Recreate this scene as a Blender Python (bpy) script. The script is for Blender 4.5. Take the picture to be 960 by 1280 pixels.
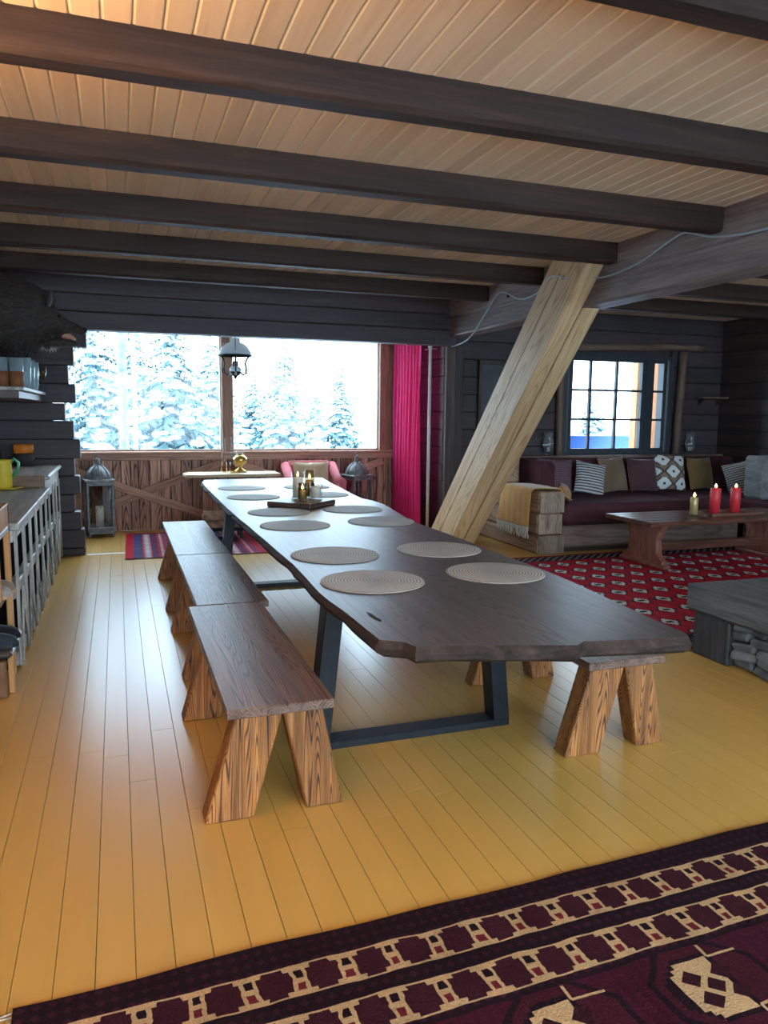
import bpy, bmesh, math, random
from mathutils import Vector, Matrix, noise as mnoise
for o in list(bpy.data.objects): bpy.data.objects.remove(o)
S = bpy.context.scene
COL = S.collection
PI = math.pi
R = math.radians

# ------------------------------------------------------------------ camera, world, exposure
F_PX, YAW, PITCH, ROLL, EYE = 946.0, R(19.38), R(7.4), R(0.6), 1.45
cf = Vector((math.sin(YAW)*math.cos(PITCH), math.cos(YAW)*math.cos(PITCH), -math.sin(PITCH)))
cr0 = Vector((math.cos(YAW), -math.sin(YAW), 0)); cu0 = cr0.cross(cf)
cr = cr0*math.cos(ROLL) + cu0*math.sin(ROLL); cu = -cr0*math.sin(ROLL) + cu0*math.cos(ROLL)
cam = bpy.data.cameras.new('camera'); camo = bpy.data.objects.new('camera', cam); COL.objects.link(camo)
m = Matrix((cr, cu, -cf)).transposed().to_4x4(); m.translation = (0, 0, EYE); camo.matrix_world = m
cam.sensor_fit = 'VERTICAL'; cam.sensor_height = 24.0; cam.lens = F_PX/1280*24.0; cam.clip_start = .05; cam.clip_end = 400
S.camera = camo
def at(px, py, z=None, X=None, Y=None):      # a pixel's ray met with a floor height or a wall plane
    d = cr*((px-480)/F_PX) + cu*((640-py)/F_PX) + cf
    t = (z-EYE)/d.z if z is not None else X/d.x if X is not None else Y/d.y
    return Vector((0, 0, EYE)) + d*t

W = bpy.data.worlds.new('overcast_sky'); S.world = W; W.use_nodes = True
bg = W.node_tree.nodes['Background']; bg.inputs[0].default_value = (.63, .82, 1.0, 1); bg.inputs[1].default_value = 6.0
S.view_settings.view_transform = 'Standard'; S.view_settings.look = 'None'
S.view_settings.exposure = 1.1; S.view_settings.gamma = 1; S.view_settings.use_curve_mapping = False
def portal(name, loc, rot, sx, sy):
    l = bpy.data.lights.new(name, 'AREA'); l.shape = 'RECTANGLE'; l.size = sx; l.size_y = sy; l.cycles.is_portal = True
    o = bpy.data.objects.new(name, l); COL.objects.link(o); o.location = loc; o.rotation_euler = rot
portal('bay_window_portal', (1.3, 9.80, 1.75), (R(-90), 0, 0), 4.6, 1.7)
portal('side_window_portal', (6.2, 8.80, 1.6), (R(-90), 0, 0), 1.9, 1.4)
portal('rear_fill_window_portal', (1.15, -1.85, 1.45), (R(90), 0, 0), 4.2, 2.2)  # serves the fill windows added behind the camera
portal('rear_fill_window_portal', (5.7, -1.85, 1.45), (R(90), 0, 0), 3.9, 2.2)

# ------------------------------------------------------------------ helpers
class MB:
    def __init__(s): s.v = []; s.f = []; s.sm = []
    def add(s, vs, fs, M=None, smooth=False):
        b = len(s.v)
        s.v += [tuple(M @ Vector(p)) if M is not None else tuple(p) for p in vs]
        s.f += [tuple(b+i for i in f) for f in fs]; s.sm += [smooth]*len(fs); return s
    def hexa(s, bot, top, M=None):
        return s.add(list(bot)+list(top), [(3,2,1,0),(4,5,6,7),(0,1,5,4),(1,2,6,5),(2,3,7,6),(3,0,4,7)], M)
    def box(s, x0, x1, y0, y1, z0, z1, M=None):
        return s.hexa([(x0,y0,z0),(x1,y0,z0),(x1,y1,z0),(x0,y1,z0)], [(x0,y0,z1),(x1,y0,z1),(x1,y1,z1),(x0,y1,z1)], M)
    def tube(s, pts, r, n=8, smooth=True, M=None):
        pts = [Vector(p) for p in pts]; rs = r if isinstance(r, (list, tuple)) else [r]*len(pts)
        vs = []; fs = []; up = None
        for i, p in enumerate(pts):
            t = (pts[min(i+1, len(pts)-1)] - pts[max(i-1, 0)]).normalized()
            if up is None:
                up = Vector((0,0,1)) if abs(t.z) < .9 else Vector((1,0,0))
            a = t.cross(up).normalized(); b = a.cross(t).normalized(); up = b
            for k in range(n):
                q = 2*PI*k/n; vs.append(p + (a*math.cos(q)+b*math.sin(q))*rs[i])
        for i in range(len(pts)-1):
            for k in range(n):
                k2 = (k+1) % n; fs.append((i*n+k, i*n+k2, (i+1)*n+k2, (i+1)*n+k))
        fs.append(tuple(range(n-1, -1, -1))); e = (len(pts)-1)*n; fs.append(tuple(range(e, e+n)))
        return s.add(vs, fs, M, smooth)
    def lathe(s, prof, n=20, M=None, smooth=True):
        vs = []; fs = []
        for r, z in prof:
            for k in range(n): q = 2*PI*k/n; vs.append((r*math.cos(q), r*math.sin(q), z))
        for i in range(len(prof)-1):
            for k in range(n):
                k2 = (k+1) % n; fs.append((i*n+k, i*n+k2, (i+1)*n+k2, (i+1)*n+k))
        if prof[0][0] > 1e-5: fs.append(tuple(range(n-1, -1, -1)))
        if prof[-1][0] > 1e-5: e = (len(prof)-1)*n; fs.append(tuple(range(e, e+n)))
        return s.add(vs, fs, M, smooth)
    def prism(s, out, a0, a1, axis='z', M=None):
        n = len(out)
        P = (lambda p, a: (p[0], p[1], a)) if axis == 'z' else (lambda p, a: (p[0], a, p[1])) if axis == 'y' else (lambda p, a: (a, p[0], p[1]))
        vs = [P(p, a0) for p in out] + [P(p, a1) for p in out]
        fs = [tuple(range(n-1, -1, -1)), tuple(range(n, 2*n))] + [(i, (i+1) % n, n+(i+1) % n, n+i) for i in range(n)]
        return s.add(vs, fs, M)
    def grid(s, fn, nu, nv, smooth=True, M=None):
        vs = [fn(i/nu, j/nv) for j in range(nv+1) for i in range(nu+1)]
        fs = [(j*(nu+1)+i, j*(nu+1)+i+1, (j+1)*(nu+1)+i+1, (j+1)*(nu+1)+i) for j in range(nv) for i in range(nu)]
        return s.add(vs, fs, M, smooth)
    def ball(s, c, r, nu=12, nv=8, amp=0, freq=3, seed=0, M=None, smooth=True):
        rx, ry, rz = r if isinstance(r, (list, tuple)) else (r, r, r)
        vs = []; fs = []
        for j in range(nv+1):
            th = PI*j/nv
            for i in range(nu):
                ph = 2*PI*i/nu; d = Vector((math.sin(th)*math.cos(ph), math.sin(th)*math.sin(ph), -math.cos(th)))
                k = 1 + (amp*mnoise.noise(d*freq + Vector((seed*7.3, seed*3.1, 0))) if amp else 0)
                vs.append((c[0]+d.x*rx*k, c[1]+d.y*ry*k, c[2]+d.z*rz*k))
        for j in range(nv):
            for i in range(nu):
                i2 = (i+1) % nu; fs.append((j*nu+i, j*nu+i2, (j+1)*nu+i2, (j+1)*nu+i))
        return s.add(vs, fs, M, smooth)
    def mesh(s, name, mat, bevel=0, weld=False):
        me = bpy.data.meshes.new(name); me.from_pydata(s.v, [], s.f)
        for p, q in zip(me.polygons, s.sm): p.use_smooth = q
        bm = bmesh.new(); bm.from_mesh(me)
        if weld: bmesh.ops.remove_doubles(bm, verts=bm.verts, dist=1e-5)
        bmesh.ops.recalc_face_normals(bm, faces=bm.faces)
        if bevel: bmesh.ops.bevel(bm, geom=[e for e in bm.edges if e.calc_face_angle(0) > .5], offset=bevel, segments=1, affect='EDGES', clamp_overlap=True)
        bm.to_mesh(me); bm.free()
        if mat: me.materials.append(mat)
        return me
    def build(s, name, mat, parent=None, bevel=0, weld=False, loc=None, rot=None):
        return ob(name, s.mesh(name, mat, bevel, weld), parent, loc, rot)
def ob(name, me, parent=None, loc=None, rot=None):
    o = bpy.data.objects.new(name, me); COL.objects.link(o); o.parent = parent
    if loc is not None: o.location = loc
    if rot is not None: o.rotation_euler = rot
    return o
def tag(o, label, cat, group=None):
    o['label'] = label; o['category'] = cat
    if group: o['group'] = group
    return o
def thing(name, label, cat, loc=(0,0,0), rz=0, group=None):
    o = ob(name, None, None, loc, (0,0,rz)); o.empty_display_size = .1; return tag(o, label, cat, group)
def struct(o): o['kind'] = 'structure'; return o
def stuff(o): o['kind'] = 'stuff'; return o
def dup(root, loc=None, rz=None, label=None):
    r = root.copy(); COL.objects.link(r)
    if loc is not None: r.location = loc
    if rz is not None: r.rotation_euler = (0,0,rz)
    if label: r['label'] = label
    for ch in root.children:
        c = ch.copy(); COL.objects.link(c); c.parent = r
        for g in ch.children: d = g.copy(); COL.objects.link(d); d.parent = c
    return r
def bx(x0, x1, y0, y1, z0, z1): return MB().box(x0, x1, y0, y1, z0, z1)

# ------------------------------------------------------------------ materials
def newmat(name):
    mt = bpy.data.materials.new(name); mt.use_nodes = True; nt = mt.node_tree
    return mt, nt, nt.nodes['Principled BSDF']
def nd(nt, typ, **kw):
    n = nt.nodes.new(typ)
    for k, v in kw.items():
        if isinstance(v, bpy.types.NodeSocket): nt.links.new(v, n.inputs[k])
        elif k in n.inputs: n.inputs[k].default_value = v
        else: setattr(n, k, v)
    return n
def ramp(nt, fac, stops):
    r = nd(nt, 'ShaderNodeValToRGB', Fac=fac); e = r.color_ramp.elements
    while len(e) < len(stops): e.new(.5)
    for el, (p, c) in zip(e, stops): el.position = p; el.color = (*c, 1)
    return r.outputs[0]
def coords(nt, rnd=True):
    v = nd(nt, 'ShaderNodeTexCoord').outputs['Object']
    if rnd:
        oi = nd(nt, 'ShaderNodeObjectInfo').outputs['Random']
        sc = nd(nt, 'ShaderNodeVectorMath', operation='SCALE'); sc.inputs[0].default_value = (17.3, 31.7, 11.9); nt.links.new(oi, sc.inputs['Scale'])
        ad = nd(nt, 'ShaderNodeVectorMath', operation='ADD'); nt.links.new(v, ad.inputs[0]); nt.links.new(sc.outputs[0], ad.inputs[1]); v = ad.outputs[0]
    return v
def wood(name, dark, mid, light, axis='Y', sc=14, streak=.07, rough=.5, bump=.25, ring=0, var=.25, cuts=(.32, .5, .7), spec=.5, coat=0, ringf=1.6, ringx=(5.0, .42)):
    mt, nt, b = newmat(name); v = coords(nt)
    k = [sc, sc, sc]; k['XYZ'.index(axis)] = sc*streak
    mp = nd(nt, 'ShaderNodeMapping', Vector=v); mp.inputs['Scale'].default_value = k
    n1 = nd(nt, 'ShaderNodeTexNoise', Vector=mp.outputs[0], Scale=1.0, Detail=6.0, Roughness=.62, Distortion=.8).outputs[0]
    n2 = nd(nt, 'ShaderNodeTexNoise', Vector=mp.outputs[0], Scale=5.0, Detail=3.0, Roughness=.6).outputs[0]
    fac = nd(nt, 'ShaderNodeMix', data_type='FLOAT', Factor=.35); nt.links.new(n1, fac.inputs[2]); nt.links.new(n2, fac.inputs[3]); f = fac.outputs[0]
    if ring:
        k2 = [ringx[0]]*3; k2['XYZ'.index(axis)] = ringx[1]
        mp2 = nd(nt, 'ShaderNodeMapping', Vector=v); mp2.inputs['Scale'].default_value = k2
        rn = nd(nt, 'ShaderNodeTexNoise', Vector=mp2.outputs[0], Scale=1.0, Detail=1.5, Roughness=.4).outputs[0]
        w = ((((X(nt, rn)*(sc*ringf)).frac()-.5).abs()*4.2).min(1.0)*.55+.22)           # contour lines of a stretched noise: cathedral grain
        mx = nd(nt, 'ShaderNodeMix', data_type='FLOAT', Factor=ring); nt.links.new(f, mx.inputs[2]); nt.links.new(w.k, mx.inputs[3]); f = mx.outputs[0]; n2 = (X(nt, n2)*.6+w*.4).k
    c = ramp(nt, f, [(cuts[0], dark), (cuts[1], mid), (cuts[2], light)])
    if var:
        rnd = nd(nt, 'ShaderNodeObjectInfo').outputs['Random']
        mr = nd(nt, 'ShaderNodeMapRange', Value=rnd); mr.inputs[3].default_value = 1-var; mr.inputs[4].default_value = 1+var
        hs = nd(nt, 'ShaderNodeHueSaturation', Color=c, Value=mr.outputs[0]); c = hs.outputs[0]
    nt.links.new(c, b.inputs['Base Color']); b.inputs['Roughness'].default_value = rough
    b.inputs['Specular IOR Level'].default_value = spec
    if coat: b.inputs['Coat Weight'].default_value = coat; b.inputs['Coat Roughness'].default_value = .25
    if bump:
        bp = nd(nt, 'ShaderNodeBump', Height=n2, Strength=bump, Distance=.004); nt.links.new(bp.outputs[0], b.inputs['Normal'])
    return mt
def plain(name, col, rough=.5, metal=0, nz=0, nsc=20, bump=0, spec=.5, emit=0, trans=0, sss=0, col2=None):
    mt, nt, b = newmat(name); b.inputs['Base Color'].default_value = (*col, 1); b.inputs['Roughness'].default_value = rough
    b.inputs['Metallic'].default_value = metal; b.inputs['Specular IOR Level'].default_value = spec
    if nz or bump:
        n = nd(nt, 'ShaderNodeTexNoise', Vector=coords(nt), Scale=nsc, Detail=5.0).outputs[0]
        if nz:
            c2 = col2 or tuple(min(1, x*(1+nz)) for x in col); c1 = tuple(x*(1-nz) for x in col) if not col2 else col
            nt.links.new(ramp(nt, n, [(.3, c1), (.7, c2)]), b.inputs['Base Color'])
        if bump:
            bp = nd(nt, 'ShaderNodeBump', Height=n, Strength=bump, Distance=.01); nt.links.new(bp.outputs[0], b.inputs['Normal'])
    if emit: b.inputs['Emission Color'].default_value = (*col, 1); b.inputs['Emission Strength'].default_value = emit
    if trans: b.inputs['Transmission Weight'].default_value = trans
    if sss: b.inputs['Subsurface Weight'].default_value = sss; b.inputs['Subsurface Radius'].default_value = (.03, .02, .01)
    return mt
def thinglass(name, tint=(1,1,1), refl=.12, rough=.02):
    mt = bpy.data.materials.new(name); mt.use_nodes = True; nt = mt.node_tree; nt.nodes.clear()
    t = nd(nt, 'ShaderNodeBsdfTransparent', Color=(*tint, 1)); g = nd(nt, 'ShaderNodeBsdfGlossy', Roughness=rough)
    fc = X(nt, nd(nt, 'ShaderNodeLayerWeight', Blend=.5).outputs['Facing']).op('POWER', 4.0)*min(.9, refl*4)+.025
    mx = nd(nt, 'ShaderNodeMixShader', Fac=fc.k); nt.links.new(t.outputs[0], mx.inputs[1]); nt.links.new(g.outputs[0], mx.inputs[2])
    o = nd(nt, 'ShaderNodeOutputMaterial'); nt.links.new(mx.outputs[0], o.inputs[0]); return mt
def backlit(mt, fac, col):
    nt = mt.node_tree; b = nt.nodes['Principled BSDF']; o = nt.nodes['Material Output']
    t = nd(nt, 'ShaderNodeBsdfTranslucent', Color=(*col, 1)); mx = nd(nt, 'ShaderNodeMixShader', Fac=fac)
    nt.links.new(b.outputs[0], mx.inputs[1]); nt.links.new(t.outputs[0], mx.inputs[2]); nt.links.new(mx.outputs[0], o.inputs[0]); return mt
def fabric(name, col, col2=None, sc=220, rough=.9, bump=.3, sheen=.2):
    mt, nt, b = newmat(name); v = coords(nt)
    n = nd(nt, 'ShaderNodeTexNoise', Vector=v, Scale=6.0, Detail=4.0).outputs[0]
    nt.links.new(ramp(nt, n, [(.3, col), (.75, col2 or tuple(x*1.5 for x in col))]), b.inputs['Base Color'])
    w = nd(nt, 'ShaderNodeTexNoise', Vector=v, Scale=sc, Detail=2.0).outputs[0]
    bp = nd(nt, 'ShaderNodeBump', Height=w, Strength=bump, Distance=.004); nt.links.new(bp.outputs[0], b.inputs['Normal'])
    b.inputs['Roughness'].default_value = rough; b.inputs['Sheen Weight'].default_value = sheen; b.inputs['Specular IOR Level'].default_value = .2
    return mt
class X:                                          # arithmetic on shader sockets
    def __init__(s, nt, k): s.nt = nt; s.k = k
    def op(s, o, b=None, c=None):
        n = s.nt.nodes.new('ShaderNodeMath'); n.operation = o
        for i, q in enumerate((s, b, c)):
            if q is None: continue
            if isinstance(q, X): s.nt.links.new(q.k, n.inputs[i])
            else: n.inputs[i].default_value = q
        return X(s.nt, n.outputs[0])
    def __add__(s, b): return s.op('ADD', b)
    def __sub__(s, b): return s.op('SUBTRACT', b)
    def __mul__(s, b): return s.op('MULTIPLY', b)
    def __truediv__(s, b): return s.op('DIVIDE', b)
    def __lt__(s, b): return s.op('LESS_THAN', b)
    def __gt__(s, b): return s.op('GREATER_THAN', b)
    def abs(s): return s.op('ABSOLUTE')
    def frac(s): return s.op('FRACT')
    def floor(s): return s.op('FLOOR')
    def max(s, b): return s.op('MAXIMUM', b)
    def min(s, b): return s.op('MINIMUM', b)
    def inv(s): return s*-1.0 + 1.0
    def q(s, n): return (s*n).floor()/n + .5/n
def uvw(nt):
    sp = nd(nt, 'ShaderNodeSeparateXYZ', Vector=nd(nt, 'ShaderNodeTexCoord').outputs['Object'])
    return [X(nt, sp.outputs[i]) for i in range(3)]
def layer(nt, base, col, fac):
    n = nt.nodes.new('ShaderNodeMix'); n.data_type = 'RGBA'; nt.links.new(fac.k, n.inputs[0])
    if isinstance(base, tuple): n.inputs[6].default_value = (*base, 1)
    else: nt.links.new(base, n.inputs[6])
    if isinstance(col, tuple): n.inputs[7].default_value = (*col, 1)
    else: nt.links.new(col, n.inputs[7])
    return n.outputs[2]
def rugfinish(nt, b, c, bump=.5):
    n = nd(nt, 'ShaderNodeTexNoise', Vector=nd(nt, 'ShaderNodeTexCoord').outputs['Object'], Scale=160.0, Detail=3.0).outputs[0]
    n3 = nd(nt, 'ShaderNodeTexNoise', Vector=nd(nt, 'ShaderNodeTexCoord').outputs['Object'], Scale=7.0, Detail=3.0).outputs[0]
    fac = (X(nt, n)*.9 + X(nt, n3)*.7 + .2)
    hs = nd(nt, 'ShaderNodeHueSaturation', Color=c, Value=fac.k)
    nt.links.new(hs.outputs[0], b.inputs['Base Color'])
    bp = nd(nt, 'ShaderNodeBump', Height=n, Strength=bump, Distance=.006); nt.links.new(bp.outputs[0], b.inputs['Normal'])
    b.inputs['Roughness'].default_value = .95; b.inputs['Specular IOR Level'].default_value = .1; b.inputs['Sheen Weight'].default_value = 0

M = {}
def floor_paint():
    mt, nt, b = newmat('yellow_floor_paint'); v = coords(nt)
    mp = nd(nt, 'ShaderNodeMapping', Vector=v); mp.inputs['Scale'].default_value = (6, .6, 6)
    n = nd(nt, 'ShaderNodeTexNoise', Vector=mp.outputs[0], Scale=1.5, Detail=6.0).outputs[0]
    nt.links.new(ramp(nt, n, [(.2, (.57, .315, .068)), (.8, (.64, .365, .088))]), b.inputs['Base Color'])
    n2 = nd(nt, 'ShaderNodeTexNoise', Vector=v, Scale=9.0, Detail=4.0).outputs[0]
    b.inputs['Roughness'].default_value = .28
    b.inputs['Specular IOR Level'].default_value = .65
    return mt
M['floor'] = floor_paint()
M['gap'] = plain('dark_gap', (.03, .018, .01), .9)
M['ceil'] = wood('varnished_pine', (.68, .475, .31), (.77, .56, .385), (.83, .63, .45), 'Y', 9, .05, .45, .05, 0, .10)
M['beam'] = wood('dark_stained_beam', (.013, .008, .007), (.030, .016, .012), (.070, .036, .024), 'X', 12, .05, .65, .5, 0, .15, spec=.3)
M['beamY'] = wood('dark_grey_brown_beam', (.085, .062, .058), (.20, .155, .145), (.34, .28, .265), 'Y', 11, .06, .55, .5, 0, .12)
M['log'] = wood('dark_stained_log', (.019, .013, .016), (.036, .024, .028), (.062, .043, .045), 'X', 9, .06, .6, .5, 0, .25)
M['logY'] = wood('dark_stained_log_lengthwise', (.018, .012, .011), (.042, .027, .023), (.08, .052, .043), 'Y', 9, .06, .6, .5, 0, .25)
M['logZ'] = wood('dark_stained_upright', (.02, .013, .011), (.05, .031, .026), (.10, .065, .052), 'Z', 9, .06, .6, .5, 0, .25)
M['char'] = wood('scorched_plank', (.045, .020, .015), (.34, .165, .105), (.58, .33, .225), 'Z', 15, .07, .6, .5, .25, .38, (.40, .53, .70))
M['charX'] = wood('scorched_rail', (.10, .05, .033), (.40, .21, .135), (.58, .34, .23), 'X', 13, .06, .6, .4, .15, .2)
M['leg'] = wood('scorched_bench_leg', (.014, .006, .003), (.18, .060, .016), (.52, .21, .058), 'Z', 20, .05, .5, .7, .38, .15, (.36, .50, .66), ringf=3.0, ringx=(11, .5))
M['seat'] = wood('stained_bench_seat', (.035, .016, .010), (.125, .064, .044), (.26, .155, .11), 'Y', 16, .045, .42, .4, .32, .12, (.34, .50, .66), ringf=2.6, ringx=(9, .4))
M['table'] = wood('dark_oiled_slab', (.022, .018, .020), (.052, .043, .046), (.098, .083, .086), 'Y', 16, .03, .40, .2, .36, 0, (.34, .49, .64), .6, ringf=2.8, ringx=(9, .25))
M['bark'] = wood('slab_edge', (.014, .009, .008), (.040, .025, .019), (.085, .052, .040), 'Y', 10, .12, .8, .6, 0, 0, spec=.2)
M['steel'] = plain('black_steel', (.012, .014, .018), .45, 0, .3, 30, .05, .3)
M['post'] = wood('raw_hewn_timber', (.22, .12, .05), (.42, .26, .12), (.58, .40, .21), 'Z', 10, .05, .6, .35, .2, 0, (.28, .5, .7))
M['grey'] = wood('weathered_grey_wood', (.16, .14, .12), (.40, .37, .33), (.62, .59, .54), 'Z', 16, .06, .65, .4, 0, .25)
M['greyY'] = wood('weathered_grey_rail', (.16, .14, .125), (.40, .37, .34), (.62, .59, .55), 'Y', 14, .05, .5, .35, 0, .2)
M['orange'] = wood('orange_pine', (.30, .12, .03), (.50, .22, .065), (.62, .31, .11), 'Z', 10, .06, .5, .2, .2, .15)
M['brownX'] = wood('warm_brown_plank', (.09, .045, .022), (.17, .09, .048), (.25, .14, .08), 'X', 10, .06, .5, .2, .2, .15)
M['sofalog'] = wood('hewn_sofa_log', (.08, .042, .024), (.30, .17, .10), (.50, .33, .21), 'Y', 10, .09, .65, .6, .2, .2)
M['sofalogX'] = wood('hewn_sofa_rail', (.05, .03, .022), (.14, .085, .062), (.25, .165, .125), 'X', 10, .07, .65, .6, .2, .2)
M['sofaend'] = wood('sawn_log_end', (.08, .052, .036), (.25, .17, .12), (.42, .31, .23), 'Z', 12, .2, .7, .6, 0, .2)
M['maroon'] = fabric('maroon_upholstery', (.060, .020, .024), (.088, .031, .036), 220, 1.0, .3, 0)
M['hearth'] = wood('charcoal_hearth_beam', (.026, .028, .028), (.082, .088, .088), (.21, .22, .22), 'Y', 9, .08, .6, .6, 0, .1)
M['stone'] = plain('grey_slate', (.06, .065, .068), .75, 0, .6, 7, .6, col2=(.22, .225, .225))
M['glass'] = thinglass('window_glass', (.96, .99, 1.0), .06)
M['clear'] = thinglass('clear_glass', (.97, .99, 1.0), .14)
M['iron'] = plain('black_iron', (.015, .015, .017), .5, .6, .3, 40, .2)
M['white'] = plain('white_wax', (.82, .78, .70), .5, sss=.2)
backlit(M['white'], .45, (.85, .80, .72))
M['red_wax'] = plain('red_wax', (.62, .03, .045), .45, sss=.2)
M['gold_wax'] = plain('gold_wax', (.52, .40, .17), .4, .3)
M['flame'] = plain('candle_flame', (1.0, .62, .22), .5, emit=14)
M['wick'] = plain('wick', (.02, .015, .01), .9)
M['darkwin'] = wood('dark_window_frame', (.010, .014, .02), (.022, .03, .04), (.04, .05, .065), 'Z', 12, .05, .5, .2, 0, .1)
M['trimZ'] = wood('brown_window_post', (.10, .045, .025), (.26, .13, .075), (.38, .21, .13), 'Z', 11, .06, .55, .3, .2, .15)
M['roundlog'] = wood('peeled_trim_log', (.06, .035, .022), (.14, .085, .055), (.23, .15, .10), 'Z', 10, .08, .65, .5, 0, .15)
M['roundlogX'] = wood('peeled_rail_log', (.06, .035, .022), (.14, .085, .055), (.23, .15, .10), 'X', 10, .08, .65, .5, 0, .15)
M['curtain'] = fabric('pink_red_curtain', (.80, .03, .19), (.90, .07, .28), 300, .6, .15, .1)
backlit(M['curtain'], .5, (.95, .06, .28))
M['pale'] = wood('pale_table_top', (.45, .33, .19), (.62, .50, .32), (.75, .63, .45), 'X', 10, .06, .5, .2, 0, .1)
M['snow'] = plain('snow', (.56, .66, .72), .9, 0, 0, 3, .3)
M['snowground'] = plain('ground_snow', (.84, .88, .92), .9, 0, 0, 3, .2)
M['spruce'] = plain('spruce_needles', (.018, .050, .054), .9, 0, .5, 3, col2=(.085, .17, .185))
M['trunk'] = plain('grey_trunk', (.22, .27, .34), .9, 0, .4, 9)

# ------------------------------------------------------------------ the setting
ZC = 2.75                                         # ceiling height
YH, Y2, YB = 8.10, 8.45, 9.65                     # bay opening, sofa wall, bay window wall
XL, XR, YK = -1.10, 7.90, -1.60                   # left wall, right wall, rear wall
rng = random.Random(4)
fl = struct(bx(XL-.2, XR+.2, YK-.2, YB+.2, -.12, -.021).build('floor', M['gap']))
fl['label'] = 'yellow painted plank floor'
for i in range(int((XR-XL)/.1)):
    x = XL + i*.1
    a = .3; b = 4.0 + rng.uniform(-1.6, 1.4); c = min(b + rng.uniform(3.0, 4.4), 9.2)
    for y0, y1 in ((a, b), (b, c), (c, YB)):
        if x > 3.72 and y0 >= b and c > Y2: y1 = min(y1, Y2)
        if y1-y0 < .15: continue
        bx(-.0492, .0492, y0+.0006, y1-.0006, -.02, 0).build('plank', M['floor'], fl, .0007, loc=(x+.05, 0, rng.uniform(-.0004, .0002)))
rear = MB()
for i in range(int((XR-XL)/.1)): rear.box(XL+i*.1+.0012, XL+i*.1+.0988, YK, .299, -.02, 0)
stuff(rear.build('plank', M['floor'], fl))
cl = struct(bx(XL-.2, XR+.2, YK-.2, YB+.2, ZC+.02, ZC+.12).build('ceiling', M['gap'])); cl['label'] = 'varnished pine board ceiling'
prof = [(-.0498, .02), (-.0498, .008), (-.0445, .008), (-.0365, 0), (.0465, 0), (.0496, .004), (.0496, .02)]
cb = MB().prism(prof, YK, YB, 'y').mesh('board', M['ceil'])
cb.materials.append(wood('painted_seam_highlight', (.80, .66, .50), (.86, .74, .58), (.90, .79, .64), 'Y', 9, .05, .35, .05, 0, .05))
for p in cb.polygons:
    if p.normal.x < -.3 and p.normal.z < -.3: p.material_index = 1  # paler left-facing chamfers imitate light catching the board seams
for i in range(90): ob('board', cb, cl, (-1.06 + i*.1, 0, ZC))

def logs(parent, x0, x1, y0, y1, z0, z1, n, mat, axis='x', skip=None, jit=.005):
    h = (z1-z0)/n
    for i in range(n):
        a, b = z0+i*h, z0+(i+1)*h; d = rng.uniform(-jit, jit)
        for s0, s1 in (skip(a, b) if skip else [(x0, x1)]):
            if axis == 'x': bx(s0, s1, y0+d, y1, a+.0015, b-.0015).build('log', mat, parent, .007)
            else: bx(y0+d, y1, s0, s1, a+.0015, b-.0015).build('log', mat, parent, .007)
wl = struct(bx(XL-.15, XL, YK, YB, 0, ZC+.02).build('wall_left', M['logY'])); logs(wl, YK, YH, XL-.02, XL+.03, 0, ZC, 13, M['logY'], 'y')
# wall_back: the log wall with the bay opening, the sofa side window and the stub of staggered log ends
wb = struct(MB().box(XL, -.6, YH+.06, YH+.2, 0, ZC).box(XL, 3.7, YH+.06, YH+.2, 2.24, ZC+.02)
            .box(3.84, 5.36, Y2+.06, Y2+.25, 0, ZC+.02).box(7.04, XR+.1, Y2+.06, Y2+.25, 0, ZC+.02)
            .box(5.36, 7.04, Y2+.06, Y2+.25, 0, .94).box(5.36, 7.04, Y2+.06, Y2+.25, 2.24, ZC+.02).build('wall_back', M['log']))
rows = [412,434,457,480,504,526,549,573,595,618,640,662,685,697]; ends = [107.5,91.5,85,94,81,92,100,93,100,93,101,106,107]
for i, e in enumerate(ends):
    z1 = at(100, rows[i], Y=YH).z; z0 = max(0, at(100, rows[i+1], Y=YH).z) if i < 12 else 0; x1 = at(e, (rows[i]+rows[i+1])/2, Y=YH).x
    bx(XL+.03, x1, YH, YH+.19, z0+.0015, z1-.0015).build('log', M['log'], wb, .006)
logs(wb, XL+.03, 3.70, YH, YH+.2, 2.235, ZC, 3, M['log'])
logs(wb, 3.84, XR, Y2, Y2+.2, 0, ZC, 13, M['log'], skip=lambda a, b: [(3.84, XR)] if (b < .96 or a > 2.2) else [(3.84, 5.36), (7.04, XR)])
wr = struct(bx(XR, XR+.15, YK, Y2+.3, 0, ZC+.02).build('wall_right', M['logY'])); logs(wr, YK, Y2, XR-.03, XR+.05, 0, ZC, 13, M['logY'], 'y')
wk = struct(MB().box(XL, XR, YK-.12, YK, 0, .40).box(XL, XR, YK-.12, YK, 2.5, ZC+.02).box(XL, -.9, YK-.12, YK, .40, 2.5)
            .box(3.2, 3.8, YK-.12, YK, .40, 2.5).box(7.6, XR, YK-.12, YK, .40, 2.5).build('wall_rear', M['log']))
# the bay: side walls, window wall
wbl = struct(bx(-1.05, -.9, YH+.2, YB, 0, ZC+.02).build('wall_bay_left', M['logY']))
wbr = struct(bx(3.75, 3.84, Y2, YB+.2, 0, ZC+.02).build('wall_bay_right', M['logY'])); logs(wbr, YH+.33, YB, 3.705, 3.76, 0, ZC, 13, M['logY'], 'y')
tr = struct(bx(3.715, 3.835, 8.36, 8.445, 0, 2.34).build('trim_1', M['logZ'], None, .008)); tr['label'] = 'upright board at the bay corner'
tr = struct(bx(3.84, 3.95, 8.40, 8.449, 0, 2.34).build('trim_2', M['logZ'], None, .006)); tr['label'] = 'upright board beside the bay corner'
tr = struct(bx(-.33, 3.70, YH-.02, YH+.04, 0, .004).build('trim_3', plain('pale_threshold', (.75, .72, .62), .5), None, .001)); tr['label'] = 'pale threshold strip across the bay opening'
SILL = .90
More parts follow.
